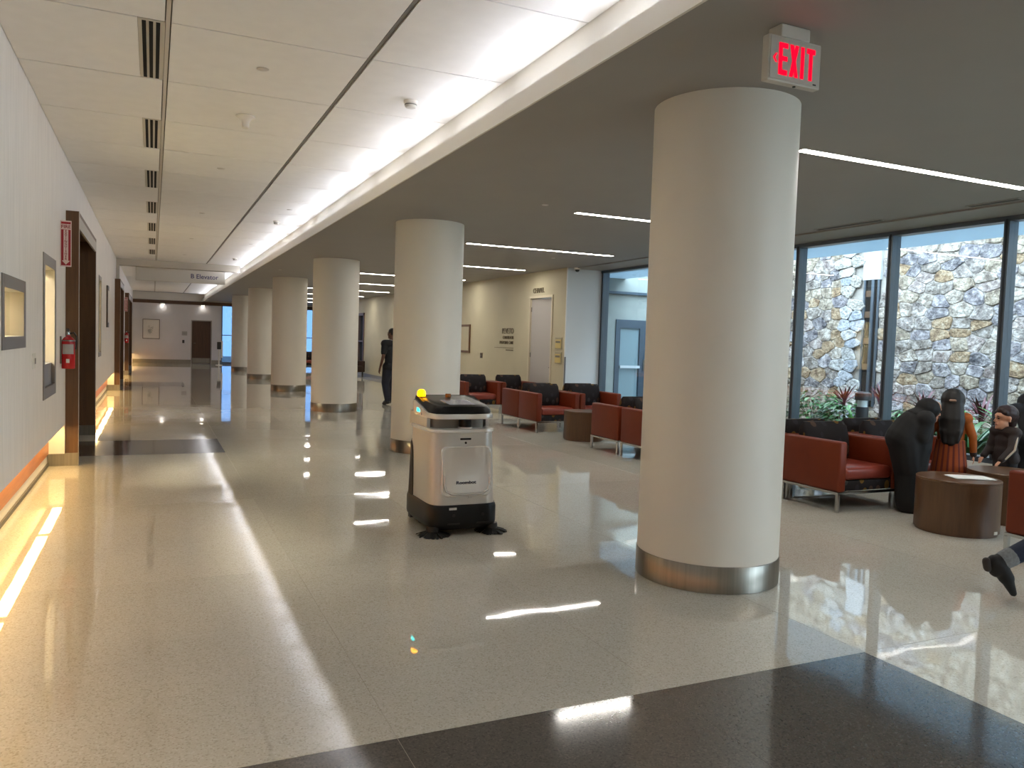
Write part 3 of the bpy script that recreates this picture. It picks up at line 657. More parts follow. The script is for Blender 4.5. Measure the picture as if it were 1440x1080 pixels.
# base bumper
MB().rings([sup(0, 0, .255, .335, .045, p=.3), sup(0, 0, .285, .362, .075, p=.3), sup(0, 0, .288, .366, .10, p=.3), sup(0, 0, .288, .366, .215, p=.3), sup(0, 0, .28, .358, .24, p=.3)]).build('base_bumper', blk, RB, True)
MB().lathe([(0, -.03), (.08, -.03), (.085, -.02), (.085, .02), (.08, .03), (0, .03)], n=24).build('wheel', black_m, RB, True).matrix_local = Matrix.Translation((-.19, .12, .086)) @ Matrix.Rotation(PI/2, 4, 'Y')
MB().lathe([(0, -.03), (.08, -.03), (.085, -.02), (.085, .02), (.08, .03), (0, .03)], n=24).build('wheel', black_m, RB, True).matrix_local = Matrix.Translation((.19, .12, .086)) @ Matrix.Rotation(PI/2, 4, 'Y')
B(-.24, .24, .30, .36, .012, .07).build('squeegee', black_m, RB)
# silver body
def prof(z):   # taper
    v = (z-.24)/.8
    return .275-.018*v, .352-.052*v, .012*v   # hx, hy, cy shift backwards
def bring(z, grow=0, zf=None, p=.34): hx, hy, c = prof(z); return sup(0, c, hx+grow, hy+grow, z, p=p, zf=zf)
MB().rings([bring(z) for z in (.24, .26, .35, .5, .62, .72, .78, .805)]+[bring(.815, -.012)]).build('body_shell', silver, RB, True)
MB().rings([bring(.79, .004), bring(.80, .012), bring(.815, .012), bring(.822, .0), bring(.822, -.05)], False, False).build('shelf_rim', silver2, RB, True)
MB().rings([sup(0, .05, .225, .235, .81, p=.34), sup(0, .05, .225, .235, .90, p=.34)]).build('neck_recess', mat('robot_recess', (150, 147, 140), .45), RB, True)
# rear carries the sides up to the head: side cheeks
for s in (-1, 1):
    m = MB(); o_ = [(.30, .24), (-.18, .80), (-.235, .81), (-.225, .90), (.285, .90), (.30, .60)]
    pl = [(.315, .80), (-.10, .80), (-.14, .82), (-.14, .90), (.30, .92)]
    vs = [(s*.262, y, z) for y, z in pl]+[(s*.235, y, z) for y, z in pl]; n = len(pl)
    m.add(vs, [tuple(range(n)), tuple(range(2*n-1, n-1, -1))]+[(k, k+n, (k+1) % n+n, (k+1) % n) for k in range(n)]); m.build('side_cheek', silver, RB)
# head band and deck: front lower, rear higher
def slope(x, y, z):
    return z + max(0, min(1, (y+.10)/.22))**1.0*.075 if z > .90 else z
hx, hy, c_ = prof(.92)
MB().rings([sup(0, c_, hx-.012, hy-.012, .893, p=.34), sup(0, c_, hx+.004, hy+.004, .897, p=.34), sup(0, c_, hx+.008, hy+.006, .915, p=.34, zf=slope), sup(0, c_, hx+.004, hy+.002, .935, p=.34, zf=slope), sup(0, c_, hx-.02, hy-.02, .938, p=.34, zf=slope)]).build('head_band', silver2, RB, True)
MB().rings([sup(0, c_, hx-.012, hy-.012, .935, p=.34, zf=slope), sup(0, c_, hx-.006, hy-.006, .945, p=.34, zf=slope), sup(0, c_, hx-.012, hy-.012, .968, p=.34, zf=slope), sup(0, c_, hx-.035, hy-.03, .985, p=.36, zf=lambda x, y, z: .992+.045*max(0, min(1, (y+.25)/.5)))]).build('deck_hood', blk, RB, True)
def dz(y): return .9945+.045*max(0, min(1, (y+.25)/.5))
MB().rings([sup(0, c_+.0, hx-.045, hy-.04, 0, p=.36, zf=lambda x, y, z: dz(y)-.003), sup(0, c_, hx-.05, hy-.045, 0, p=.36, zf=lambda x, y, z: dz(y)+.001)]).build('deck_top', deckm, RB, True)
sx0, sx1, sy0, sy1 = -.10, .12, -.20, .03
MB().add([(sx0, sy0, dz(sy0)+.0035), (sx1, sy0, dz(sy0)+.0035), (sx1, sy1, dz(sy1)+.0035), (sx0, sy1, dz(sy1)+.0035), (sx0, sy0, dz(sy0)-.004), (sx1, sy0, dz(sy0)-.004), (sx1, sy1, dz(sy1)-.004), (sx0, sy1, dz(sy1)-.004)],
         [(0,1,2,3),(7,6,5,4),(0,4,5,1),(1,5,6,2),(2,6,7,3),(3,7,4,0)]).build('touch_screen', mat('robot_screen', (74, 74, 82), .12, emit=(70, 70, 84), estr=.12), RB)
MB().lathe([(.0, .03), (.022, .03), (.024, .02), (.024, 0)], (.02, .17, dz(.17)), 20).build('stop_button', mat('amber_dim', (160, 96, 20), .4), RB, True)
bc = empty('beacon', (-.205, .19, dz(.19)-.006)); bc.parent = RB
MB().lathe([(.036, 0), (.036, .012), (.0, .012)], n=24).build('beacon_base', mat('amber_dim', (160, 96, 20), .4), bc, True)
MB().lathe([(.033, .012), (.035, .03), (.032, .052), (.018, .066), (0, .069)], n=24).build('beacon_lens', mat('amber_glow', (255, 170, 0), .3, emit=(255, 168, 0), estr=2.0), bc, True)
B(-.267, -.262, .03, .11, .925, .957).build('status_light', mat('cyan_glow', (0, 220, 215), .3, emit=(0, 225, 220), estr=1.6), RB, bevel=.002, seg=1)
MB().lathe([(0, 0), (.012, 0), (.012, .004), (0, .004)], n=14).build('side_sensor', blk, RB).matrix_local = Matrix.Translation((-.266, -.01, .915)) @ Matrix.Rotation(PI/2, 4, 'Y')
MB().lathe([(.05, .83), (.05, .89)], (0.02, -.235, 0), 32).build('lidar', blk, RB, True)
MB().lathe([(.058, .818), (.058, .832)], (0.02, -.235, 0), 32).build('lidar_base', silver2, RB, True)
# front details, front face plane y depends on height
def fy(z): hx, hy, c = prof(z); return c-hy
def fpanel(x0, x1, z0, z1, off, m, name, n=8, corner=.05):
    mb = MB(); pts = []
    for (cx, cz, a0) in ((x1-corner, z1-corner, 0), (x0+corner, z1-corner, PI/2), (x0+corner, z0+corner, PI), (x1-corner, z0+corner, 3*PI/2)):
        for k in range(n+1): a = a0+PI/2*k/n; pts.append((cx+corner*math.cos(a), cz+corner*math.sin(a)))
    N = len(pts); cxm, czm = (x0+x1)/2, (z0+z1)/2
    r0 = [(x, fy(z)+.01, z) for x, z in pts]; r1 = [(x, fy(z)+off, z) for x, z in pts]
    r2 = [(cxm+(x-cxm)*.955, fy(z)+off-.006, czm+(z-czm)*.955) for x, z in pts]; r3 = [(cxm+(x-cxm)*.93, fy(z)+off-.003, czm+(z-czm)*.93) for x, z in pts]
    mb.rings([r0, r1, r2, r3]); return mb.build(name, m, RB, True)
fpanel(-.20, .215, .30, .69, -.001, silver2, 'front_cover')
B(-.045, .045, fy(.745)-.004, fy(.745)+.01, .737, .752).build('slot_camera', blk, RB, bevel=.002, seg=1)
MB().lathe([(0, 0), (.009, 0), (.009, .006), (0, .006)], n=14).build('round_camera', blk, RB).matrix_local = Matrix.Translation((.0, fy(.715)-.003, .715)) @ Matrix.Rotation(-PI/2, 4, 'X')
text('logo', 'Roombot', .034, mat('logo_navy', (22, 22, 54), .4), (.0, fy(.41)-.0085, .41), XR, ZU, RB, .001, .001, sx=1.25)
MB().tube([(-.175, fy(.47)-.012, .47), (-.178, fy(.40)-.013, .40), (-.165, fy(.35)-.014, .35), (-.12, fy(.325)-.014, .325), (0, fy(.322)-.014, .322), (.14, fy(.325)-.014, .325), (.18, fy(.35)-.014, .35), (.193, fy(.40)-.013, .40), (.19, fy(.47)-.012, .47)], [.002, .006, .009, .009, .009, .009, .009, .006, .002], 10).build('cover_ridge', mat('ridge_bright', (226, 224, 220), .15, .6), RB, True)
B(-.06, -.03, fy(.31)-.010, fy(.31), .30, .325).build('latch', silver2, RB); B(.02, .05, fy(.31)-.010, fy(.31), .29, .312).build('latch', silver2, RB)
B(-.14, -.08, -.370, -.364, .205, .222).build('sticker', mat('sticker_white', (206, 204, 198), .5), RB)
for x in (-.10, .14): 
    MB().lathe([(0, 0), (.012, 0), (.012, .006), (0, .006)], (0, 0, 0), 12).build('bumper_sensor', char, RB).matrix_local = Matrix.Translation((x, -.368, .16)) @ Matrix.Rotation(-PI/2, 4, 'X')
    B(x-.05, x+.05, -.372, -.364, .09, .10).build('bumper_groove', char, RB)
for s in (-1, 1):      # charcoal rear side panels
    edge = [(.16, .215), (.125, .24), (.135, .34), (.15, .46), (.17, .58), (.195, .635), (.23, .665), (.29, .68)]
    rows = []
    for y0_, z_ in edge:
        hx_, hy_, c0 = prof(z_); r_ = []
        for q in range(9):
            yy = y0_+(c0+hy_*.985-y0_)*q/8; u_ = min(.999, abs((yy-c0)/hy_)); r_.append((s*(hx_*(1-u_**5.9)**(1/5.9)+.007), yy+.004, z_))
        rows.append(r_)
    mb = MB(); n = 9; vs = [p_ for r_ in rows for p_ in r_]; m_ = len(rows); inn = [(x_*.93, y_-.01, z_) for x_, y_, z_ in vs]
    fs = [(a_*n+b_, a_*n+b_+1, (a_+1)*n+b_+1, (a_+1)*n+b_) for a_ in range(m_-1) for b_ in range(n-1)]; K = len(vs)
    loop = [b_ for b_ in range(n)]+[a_*n+n-1 for a_ in range(1, m_)]+[(m_-1)*n+b_ for b_ in range(n-2, -1, -1)]+[a_*n for a_ in range(m_-2, 0, -1)]
    fs += [tuple(v_+K for v_ in f_[::-1]) for f_ in fs]+[(loop[q], loop[(q+1) % len(loop)], loop[(q+1) % len(loop)]+K, loop[q]+K) for q in range(len(loop))]
    mb.add(vs+inn, fs).build('rear_side_panel', char, RB, True)
    br = empty('side_brush', (s*.24, -.295, 0)); br.parent = RB
    MB().lathe([(0, .03), (.05, .03), (.055, .05), (.05, .075), (0, .078)], n=20).build('brush_hub', black_m, br, True)
    mb = MB(); R_ = random.Random(5+s)
    for k in range(70):
        a = R_.uniform(0, 2*PI); l = R_.uniform(.10, .135); w_ = R_.uniform(.01, .024); c1, s1 = math.cos(a), math.sin(a)
        p0 = Vector((c1*.03, s1*.03, .04)); p1 = Vector((c1*l, s1*l, .003)); sd = Vector((-s1, c1, 0))*w_*.5
        mb.add([p0-sd*.4, p0+sd*.4, p1+sd, p1-sd, p0-sd*.4+Vector((0, 0, .004)), p0+sd*.4+Vector((0, 0, .004)), p1+sd+Vector((0, 0, .004)), p1-sd+Vector((0, 0, .004))],
               [(0,3,2,1),(4,5,6,7),(0,1,5,4),(1,2,6,5),(2,3,7,6),(3,0,4,7)])
    bo = mb.build('bristles', mat('bristle_black', (14, 14, 14), .7), br); bo['kind'] = 'stuff'

# ================================================================== COURTYARD
# rubble stone wall: each stone a piece
SX = 12.5
sw = struct(B(SX+.0, SX+.35, -2, 15.6, -.12, 4.6).build('wall_courtyard', mat('mortar', (164, 159, 152), .9, noise=.1, nscale=14, bump=.3, bscale=60)), 'rubble stone courtyard wall outside the glazing', 'wall')
def stone_mat(name, a, b, c):
    m = bpy.data.materials.new(name); m.use_nodes = True; nt = m.node_tree; p = nt.nodes['Principled BSDF']; L = nt.links.new
    ge = nt.nodes.new('ShaderNodeNewGeometry'); n1 = nt.nodes.new('ShaderNodeTexNoise'); n1.inputs['Scale'].default_value = 6; n1.inputs['Detail'].default_value = 9; n1.inputs['Roughness'].default_value = .72; L(ge.outputs['Position'], n1.inputs['Vector'])
    cr = nt.nodes.new('ShaderNodeValToRGB'); e = cr.color_ramp.elements; e[0].position = .36; e[0].color = lin(a); e[1].position = .62; e[1].color = lin(c); q = e.new(.5); q.color = lin(b); L(n1.outputs[0], cr.inputs[0]); L(cr.outputs[0], p.inputs['Base Color'])
    n2 = nt.nodes.new('ShaderNodeTexNoise'); n2.inputs['Scale'].default_value = 16; n2.inputs['Detail'].default_value = 6; L(ge.outputs['Position'], n2.inputs['Vector'])
    b_ = nt.nodes.new('ShaderNodeBump'); b_.inputs['Strength'].default_value = 1; b_.inputs['Distance'].default_value = .05; L(n2.outputs[0], b_.inputs['Height']); L(b_.outputs[0], p.inputs['Normal']); p.inputs['Roughness'].default_value = .95; p.inputs['Specular IOR Level'].default_value = .15
    MATS[name] = m
    return m
stone_mats = [stone_mat('stone_%d' % i, *[tuple(int(v*.84) for v in q) for q in c]) for i, c in enumerate([
    ((104, 98, 98), (172, 164, 158), (222, 216, 210)), ((114, 102, 94), (178, 166, 148), (220, 210, 196)), ((88, 86, 92), (146, 142, 146), (204, 200, 200)), ((124, 114, 106), (188, 178, 166), (230, 224, 216)),
    ((124, 102, 84), (182, 158, 128), (214, 198, 174)), ((100, 94, 90), (160, 152, 144), (208, 202, 196)), ((108, 106, 112), (168, 164, 168), (216, 212, 212)), ((126, 114, 112), (184, 172, 166), (224, 216, 210))])]
pale = [stone_mat('streak_stone_%d' % i, tuple(int(v*.8) for v in c), c, tuple(min(255, int(v*1.1)) for v in c)) for i, c in enumerate([(164, 168, 174), (152, 158, 166), (172, 172, 171), (166, 162, 155)])]  # paler tones painting a light streak reflected in the glass
R_ = random.Random(21); seeds = []
z = -.05; row = 0
while z < 4.6:
    rh = R_.uniform(.13, .26); yy = 4.2+R_.uniform(0, .3)
    while yy < 15.6:
        wd = R_.uniform(.17, .48); seeds.append((yy+wd/2+R_.uniform(-.04, .04), z+rh/2+R_.uniform(-.07, .07))); yy += wd
    z += rh
def clip(poly, a, b, c):
    out = []
    for i in range(len(poly)):
        p, q = poly[i], poly[(i+1) % len(poly)]; dp, dq = a*p[0]+b*p[1]-c, a*q[0]+b*q[1]-c
        if dp <= 0: out.append(p)
        if dp*dq < 0: t = dp/(dp-dq); out.append((p[0]+(q[0]-p[0])*t, p[1]+(q[1]-p[1])*t))
    return out
AN = 1.5
SLOT = (10.72, 11.08, .5, 3.5)
cells = []
for i, (sy, sz) in enumerate(seeds):
    poly = [(sy-.6, sz-.4), (sy+.6, sz-.4), (sy+.6, sz+.4), (sy-.6, sz+.4)]
    for j, (ty, tz) in enumerate(seeds):
        if j == i or abs(ty-sy) > 1.0 or abs(tz-sz) > .6: continue
        # anisotropic bisector (heights weigh more)
        a, b = ty-sy, (tz-sz)*AN*AN; m0, m1 = (sy+ty)/2, (sz+tz)/2
        poly = clip(poly, a, b, a*m0+b*m1)
        if len(poly) < 3: break
    if len(poly) >= 3: cells.append((sy, sz, poly))
def stone_mesh(poly, proud, tilt):
    cy0 = sum(p[0] for p in poly)/len(poly); cz0 = sum(p[1] for p in poly)/len(poly)
    pts = []
    n = len(poly)
    for k in range(n):     # cut corners a little and roughen
        p, q = Vector(poly[k]), Vector(poly[(k+1) % n])
        if (q-p).length < .04: pts.append(tuple((p+q)/2)); continue
        pts += [tuple(p.lerp(q, .16)), tuple(p.lerp(q, .84))]
    n = len(pts)
    def ring(f, dx): return [(dx+tilt*(z_-cz0), cy0+(y_-cy0)*f+R_.uniform(-.006, .006), cz0+(z_-cz0)*f+R_.uniform(-.006, .006)) for y_, z_ in pts]
    m = MB(); g_ = .975
    m.rings([ring(g_, .02), ring(g_*.99, -proud*.6), ring(g_*.90, -proud)], False, True)
    return m
def vis_rank(c): return abs(c[0]-10.4)/3.4 + abs(c[1]-2.0)/2.1
cells = [c for c in cells if not (SLOT[0]-.1 < c[0] < SLOT[1]+.1 and SLOT[2] < c[1] < SLOT[3])]
cells.sort(key=vis_rank)
rest = MB()
for i, (sy, sz, poly) in enumerate(cells):
    pr = R_.uniform(.012, .034); tl = R_.uniform(-.06, .06)
    mb = stone_mesh(poly, pr, tl)
    if i < 300:
        in_streak = 11.12 < sy < 11.65  # stones in this band carry the painted light streak
        o = mb.build('stone', R_.choice(pale) if in_streak else R_.choice(stone_mats), sw); o.location = (SX+.0-(.05 if in_streak else 0), 0, 0)
    else:
        rest.add([(x+SX, y, z) for x, y, z in mb.v], mb.f)
o = rest.build('stone_course', stone_mats[1], sw); o['kind'] = 'stuff'
# dark slit with warm boards: a reflection in the glass built as solid parts
g = struct(empty('window_7', (SX, SLOT[0], .5)), 'narrow dark slit on the courtyard stone wall, built from a window reflection', 'window')
B(-.06, .04, -.02, .38, 2.42, 3.0).build('top_block', mat('pale_block', (174, 177, 182), .7), g)
B(-.02, -.001, 0, .36, 0, 2.42).build('dark_slit', mat('slit_dark', (34, 32, 30), .15), g)
for a, b in ((0, .04), (.12, .18), (.32, .36)): B(-.05, .0, a, b, 0, 2.42).build('frame', frame_m, g)
for z in (.7, 1.2, 1.7, 2.1): B(-.03, -.021, .18, .32, z, z+.12).build('reflected_board', mat('reflected_warm', (84, 62, 42), .6), g)
# overhang, end wall with door
struct(B(XG+.10, 8.62, Y0, 15.6, H2, 3.52).build('trim_11', white_m), 'white fascia above the window head outside', 'fascia')
def translucent(name, rgb, k):
    m = mat(name, rgb, .4); nt = m.node_tree; p = nt.nodes['Principled BSDF']; t_ = nt.nodes.new('ShaderNodeBsdfTranslucent'); t_.inputs[0].default_value = lin(rgb)
    mx = nt.nodes.new('ShaderNodeMixShader'); mx.inputs[0].default_value = k; nt.links.new(p.outputs[0], mx.inputs[1]); nt.links.new(t_.outputs[0], mx.inputs[2]); nt.links.new(mx.outputs[0], nt.nodes['Material Output'].inputs[0]); return m
struct(B(8.62, 9.93, Y0, 15.6, H2, H2+.03).build('trim_8', translucent('canopy_sheet', (184, 200, 210), .42)), 'pale translucent canopy above the window wall outside', 'canopy')
struct(yslab(XG+.12, SX+.1, 15.6, 15.85, -.12, 4.6, [(9.72, 10.62, -.12, 2.12)]).build('wall_court_end', mat('court_end_paint', (150, 160, 158), .8, noise=.06, nscale=4)), 'grey-green plaster wall closing the courtyard', 'wall')
d = struct(empty('door_6', (9.72, 15.6, 0)), 'blue-grey metal framed glass door in the courtyard end wall', 'door')
bf = mat('door_blue_metal', (74, 92, 108), .4, .4)
for x0, x1, z0, z1 in ((0, .12, 0, 2.12), (.66, .9, 0, 2.12), (.12, .66, 1.93, 2.12), (.12, .66, -.1, .2)): B(x0, x1, -.03, .1, z0, z1).build('stile', bf, d)
B(.12, .66, .02, .03, .2, 1.93).build('pane', mat('frosted_door_glass', (128, 154, 164), .25), d)
B(.12, .66, -.07, -.03, 1.0, 1.06).build('push_bar', mat('bar_pale', (200, 214, 222), .4), d); B(.76, .86, -.06, -.03, .95, 1.2).build('lock_plate', chrome_m, d)
struct(B(9.2, 12.4, 15.5, 15.6, 2.70, 2.76).build('trim_9', bf), 'dark horizontal reveal line on the courtyard end wall', 'trim')
struct(B(9.0, 9.2, 15.45, 15.6, -.12, 3.06).build('trim_10', mat('court_pilaster', (186, 198, 202), .7)), 'pale pilaster on the courtyard end wall', 'pilaster')
# planting bed
struct(B(XG+.14, SX+.05, -2, 15.6, -.12, .12).build('planting_bed', mat('soil', (92, 80, 66), .95, noise=.3, nscale=12, bump=.6, bscale=40)), 'soil bed between the glazing and the stone wall', 'planting bed')
t = empty('bollard_light', (9.6, 8.45, .12)); tag(t, 'dark bollard lamp with pale lens band in the planting bed', 'bollard')
MB().lathe([(0, 0), (.09, 0), (.09, .60), (0, .60)], n=24).build('post', mat('bollard_dark', (52, 54, 58), .5), t, True)
MB().lathe([(.07, .60), (.07, .70)], n=24).build('lens', mat('bollard_lens', (206, 220, 224), .3), t, True)
MB().lathe([(0, .70), (.11, .70), (.11, .80), (.09, .82), (0, .82)], n=24).build('cap', MATS['bollard_dark'], t, True)
lg = [mat('leaf_green_%d' % i, c, .35) for i, c in enumerate([(52, 108, 52), (72, 132, 66), (36, 84, 52), (88, 142, 104)])]
lr = mat('leaf_crimson', (92, 40, 52), .4); stem_m = mat('stem', (86, 78, 50), .8)
def blade(mb, base, dirv, length, width, droop, n=5):
    d_ = Vector(dirv).normalized(); sd = d_.cross(Vector((0, 0, 1)));  sd = sd.normalized() if sd.length > .01 else Vector((1, 0, 0)); p = Vector(base); pts = []
    for i in range(n+1):
        v = i/n; wv = width*math.sin(PI*min(1, .12+.88*v))**.8*(1 if v < .99 else .1); pts.append((p.copy(), wv)); d_ = (d_+Vector((0, 0, -droop/n))).normalized(); p = p+d_*length/n
    vs = []
    for q, wv in pts: vs += [q-sd*wv/2, q+Vector((0, 0, -wv*.15)), q+sd*wv/2]
    fs = []
    for i in range(n): b = 3*i; fs += [(b, b+1, b+4, b+3), (b+1, b+2, b+5, b+4)]
    mb.add(vs, fs)
def plant(kind, x, y, h, r, lb, seed):
    R = random.Random(seed); t = empty('shrub' if kind == 'shrub' else ('strap_plant' if kind == 'strap' else 'cordyline'), (x, y, .12)); tag(t, lb, 'plant', 'courtyard plants')
    if kind == 'shrub':
        for q in range(3):
            mb = MB()
            for k in range(150):
                a, e = R.uniform(0, 2*PI), R.uniform(.05, 1.0); rr = r*R.uniform(.55, 1)*math.sqrt(1-e*e*.75); p = (rr*math.cos(a), rr*math.sin(a), h*(.15+.82*e*R.uniform(.8, 1)))
                blade(mb, p, (math.cos(a+R.uniform(-.6, .6)), math.sin(a+R.uniform(-.6, .6)), R.uniform(-.2, .6)), R.uniform(.09, .17), R.uniform(.04, .065), .8, 3)
            mb.build('foliage', lg[(q+seed) % 3], t, True)
        mb = MB()
        for k in range(7): a = k*.9; mb.tube([(0, 0, 0), (r*.3*math.cos(a), r*.3*math.sin(a), h*.4), (r*.6*math.cos(a), r*.6*math.sin(a), h*.75)], [.014, .01, .005], 6)
        mb.build('stems', stem_m, t)
    elif kind == 'strap':
        for q in range(2):
            mb = MB()
            for k in range(26):
                a = R.uniform(0, 2*PI); blade(mb, (.04*math.cos(a), .04*math.sin(a), R.uniform(0, .15)), (math.cos(a)*R.uniform(.3, .8), math.sin(a)*R.uniform(.3, .8), 1), R.uniform(.75, 1.1)*h, R.uniform(.05, .085), R.uniform(.9, 1.8), 7)
            mb.build('foliage', lg[(2*q+seed) % 4], t, True)
        MB().tube([(0, 0, 0), (0, 0, .2)], [.04, .025], 8).build('stems', stem_m, t)
    else:
        mb = MB()
        for k in range(26):
            a = R.uniform(0, 2*PI); blade(mb, (.01*math.cos(a), .01*math.sin(a), h*.5+R.uniform(0, .2)*h), (math.cos(a)*.5, math.sin(a)*.5, R.uniform(.6, 1.6)), R.uniform(.3, .45), R.uniform(.03, .045), R.uniform(.4, 1.0), 5)
        mb.build('foliage', lr, t, True); MB().tube([(0, 0, 0), (.01, 0, h*.4), (0, 0, h*.75)], [.018, .014, .008], 8).build('stems', stem_m, t)
plant('shrub', 10.2, 9.95, .78, .50, 'biggest rounded green shrub behind the glass, nearest the big column', 3)
plant('shrub', 10.0, 9.2, .66, .42, 'rounded green shrub between the bollard lamp and the big column', 4)
plant('shrub', 10.6, 8.4, .60, .40, 'green shrub just behind the bollard lamp', 5)
plant('strap', 9.35, 7.7, .5, .4, 'strap-leaved plant behind the woman in black', 6)
plant('shrub', 10.7, 7.9, .70, .42, 'green shrub behind the girl in orange', 7)
plant('strap', 9.35, 6.62, .95, .5, 'tall arching strap-leaved plant between the girl and the boy', 8)
plant('strap', 10.5, 6.6, .85, .5, 'arching strap-leaved plant behind the boy', 9)
plant('shrub', 9.3, 5.65, .55, .4, 'green shrub at the glass behind the boy', 10)
plant('strap', 10.9, 5.5, .8, .5, 'arching strap-leaved plant beside the dark clothed person', 11)
plant('shrub', 9.3, 7.2, .45, .34, 'low green shrub at the foot of the glass behind the girl', 12)
for i, (x, y, h) in enumerate(((11.2, 10.25, .8), (11.1, 9.35, .85), (11.3, 8.75, .75), (11.5, 7.9, .7))):
    plant('cordyline', x, y, h, .3, 'crimson-leaved plant rising among the courtyard shrubs', 30+i)

# ================================================================== PEOPLE
def capsule(mb, a, b, ra, rb, flat=1.0, side=None, n=14):
    a, b = Vector(a), Vector(b); t = b-a; L = t.length; t = t.normalized() if L > 1e-6 else Vector((0, 0, 1))
    s = Vector(side) if side is not None else (Vector((1, 0, 0)) if abs(t.x) < .9 else Vector((0, 1, 0)))
    s = (s-t*s.dot(t)); s = s.normalized() if s.length > 1e-4 else t.orthogonal().normalized(); f = t.cross(s); rs = []
    def ring(c, r): return [c+s*r*math.cos(2*PI*k/n)+f*r*flat*math.sin(2*PI*k/n) for k in range(n)]
    for q in (85, 60, 30): rs.append(ring(a-t*ra*math.sin(math.radians(q))*min(1, flat*1.0), ra*math.cos(math.radians(q))))
    rs.append(ring(a, ra)); rs.append(ring(b, rb))
    for q in (30, 60, 85): rs.append(ring(b+t*rb*math.sin(math.radians(q))*min(1, flat*1.0), rb*math.cos(math.radians(q))))
    mb.rings(rs)
def remesh(mb, vox, it=4):
    me = mb.mesh('tmp'); o = bpy.data.objects.new('tmp', me); COL.objects.link(o)
    r = o.modifiers.new('r', 'REMESH'); r.mode = 'VOXEL'; r.voxel_size = vox
    s = o.modifiers.new('s', 'SMOOTH'); s.iterations = it; s.factor = .5
    dg = bpy.context.evaluated_depsgraph_get(); out = bpy.data.meshes.new_from_object(o.evaluated_get(dg)); bpy.data.objects.remove(o); bpy.data.meshes.remove(me)
    for p in out.polygons: p.use_smooth = True
    return out
def blob(name, caps, m, parent, vox=.01, it=4):
    mb = MB()
    for c in caps: capsule(mb, *c)
    me = remesh(mb, vox, it); me.name = name; me.materials.clear(); me.materials.append(m)
    return link(name, me, parent)
def V(*a): return Vector(a)
def hand(wr, d, pn, s=1.0, curl=.4):
    """capsules of a hand: wrist, pointing dir, palm normal"""
    d = Vector(d).normalized(); pn = Vector(pn); pn = (pn-d*pn.dot(d)).normalized(); sd = d.cross(pn); c = []
    pc = wr+d*.05*s
    for k in (-1, 0, 1): c.append((wr+sd*.012*k*s, wr+d*.085*s+sd*.024*k*s, .014*s, .012*s))
    for k, l in zip((-1.5, -.5, .5, 1.5), (.06, .075, .08, .068)):
        b = wr+d*.085*s+sd*.0195*k*s; m_ = b+(d*.95+pn*curl*.4).normalized()*l*.5*s; e = m_+(d*(1-curl*.5)+pn*curl).normalized()*l*.5*s
        c.append((b, m_, .0085*s, .0078*s)); c.append((m_, e, .0078*s, .0065*s))
    b = wr+d*.025*s-sd*.025*s; m_ = b+(d*.6-sd*.7+pn*.3).normalized()*.04*s; e = m_+(d*.9-sd*.2+pn*.3).normalized()*.032*s
    c += [(b, m_, .011*s, .009*s), (m_, e, .009*s, .0075*s)]
    return c
def head_caps(c, f, u, hh):
    """c centre of head, f facing, u up, hh head height"""
    f, u = Vector(f).normalized(), Vector(u).normalized(); f = (f-u*f.dot(u)).normalized(); s = f.cross(u); k = hh/.23
    P = lambda a, b, d: c+f*a*k+u*b*k+s*d*k
    return [(P(-.018, .035, 0), P(.012, .04, 0), .082*k, .078*k, .92, s), (P(.028, -.045, 0), P(.035, -.075, 0), .055*k, .042*k, .95, s),
            (P(.082, .012, 0), P(.098, -.022, 0), .009*k, .014*k), (P(.075, .03, .03), P(.075, .03, -.03), .014*k, .014*k),
            (P(.078, -.055, -.018), P(.078, -.055, .018), .01*k, .01*k), (P(.07, -.088, 0), P(.072, -.09, 0), .022*k, .02*k),
            (P(-.005, .012, .083), P(-.01, -.02, .08), .016*k, .011*k), (P(-.005, .012, -.083), P(-.01, -.02, -.08), .016*k, .011*k)]
def face(c, f, u, hh, parent):
    f, u = Vector(f).normalized(), Vector(u).normalized(); f = (f-u*f.dot(u)).normalized(); s = f.cross(u); k = hh/.23
    P = lambda a, b, d: c+f*a*k+u*b*k+s*d*k
    for d in (-.032, .032):
        blob('eye', [(P(.079, .006, d-.006), P(.079, .006, d+.006), .008*k, .008*k)], mat('eye_dark', (40, 28, 22), .2), parent, .003, 1)
        blob('eyebrow', [(P(.086, .03, d-.012), P(.086, .032, d+.012), .005*k, .004*k)], mat('hair_dark', (20, 16, 15), .5), parent, .003, 1)
    blob('mouth', [(P(.0865, -.055, -.018), P(.0865, -.055, .018), .005*k, .005*k)], mat('lip', (150, 84, 74), .5), parent, .003, 1)
skin = mat('skin_light', (206, 152, 122), .5); skin_d = mat('skin_dark', (98, 66, 50), .5); hair_m = mat('hair_dark', (20, 16, 15), .5)
def skeleton(H, sw=.11, hw=.055):
    return dict(pelvis=V(0, 0, .53*H), chest=V(0, 0, .72*H), neck=V(0, 0, .83*H), shL=V(-sw*H, 0, .80*H), shR=V(sw*H, 0, .80*H), hpL=V(-hw*H, 0, .50*H), hpR=V(hw*H, 0, .50*H),
                elL=V(-(sw+.035)*H, -.01*H, .63*H), elR=V((sw+.035)*H, -.01*H, .63*H), wrL=V(-(sw+.05)*H, .02*H, .48*H), wrR=V((sw+.05)*H, .02*H, .48*H),
                knL=V(-hw*H, .01*H, .28*H), knR=V(hw*H, .01*H, .28*H), anL=V(-hw*H, -.01*H, .045*H), anR=V(hw*H, -.01*H, .045*H), toL=V(-hw*H*1.15, .09*H, .022*H), toR=V(hw*H*1.15, .09*H, .022*H), head=V(0, .01*H, .925*H))
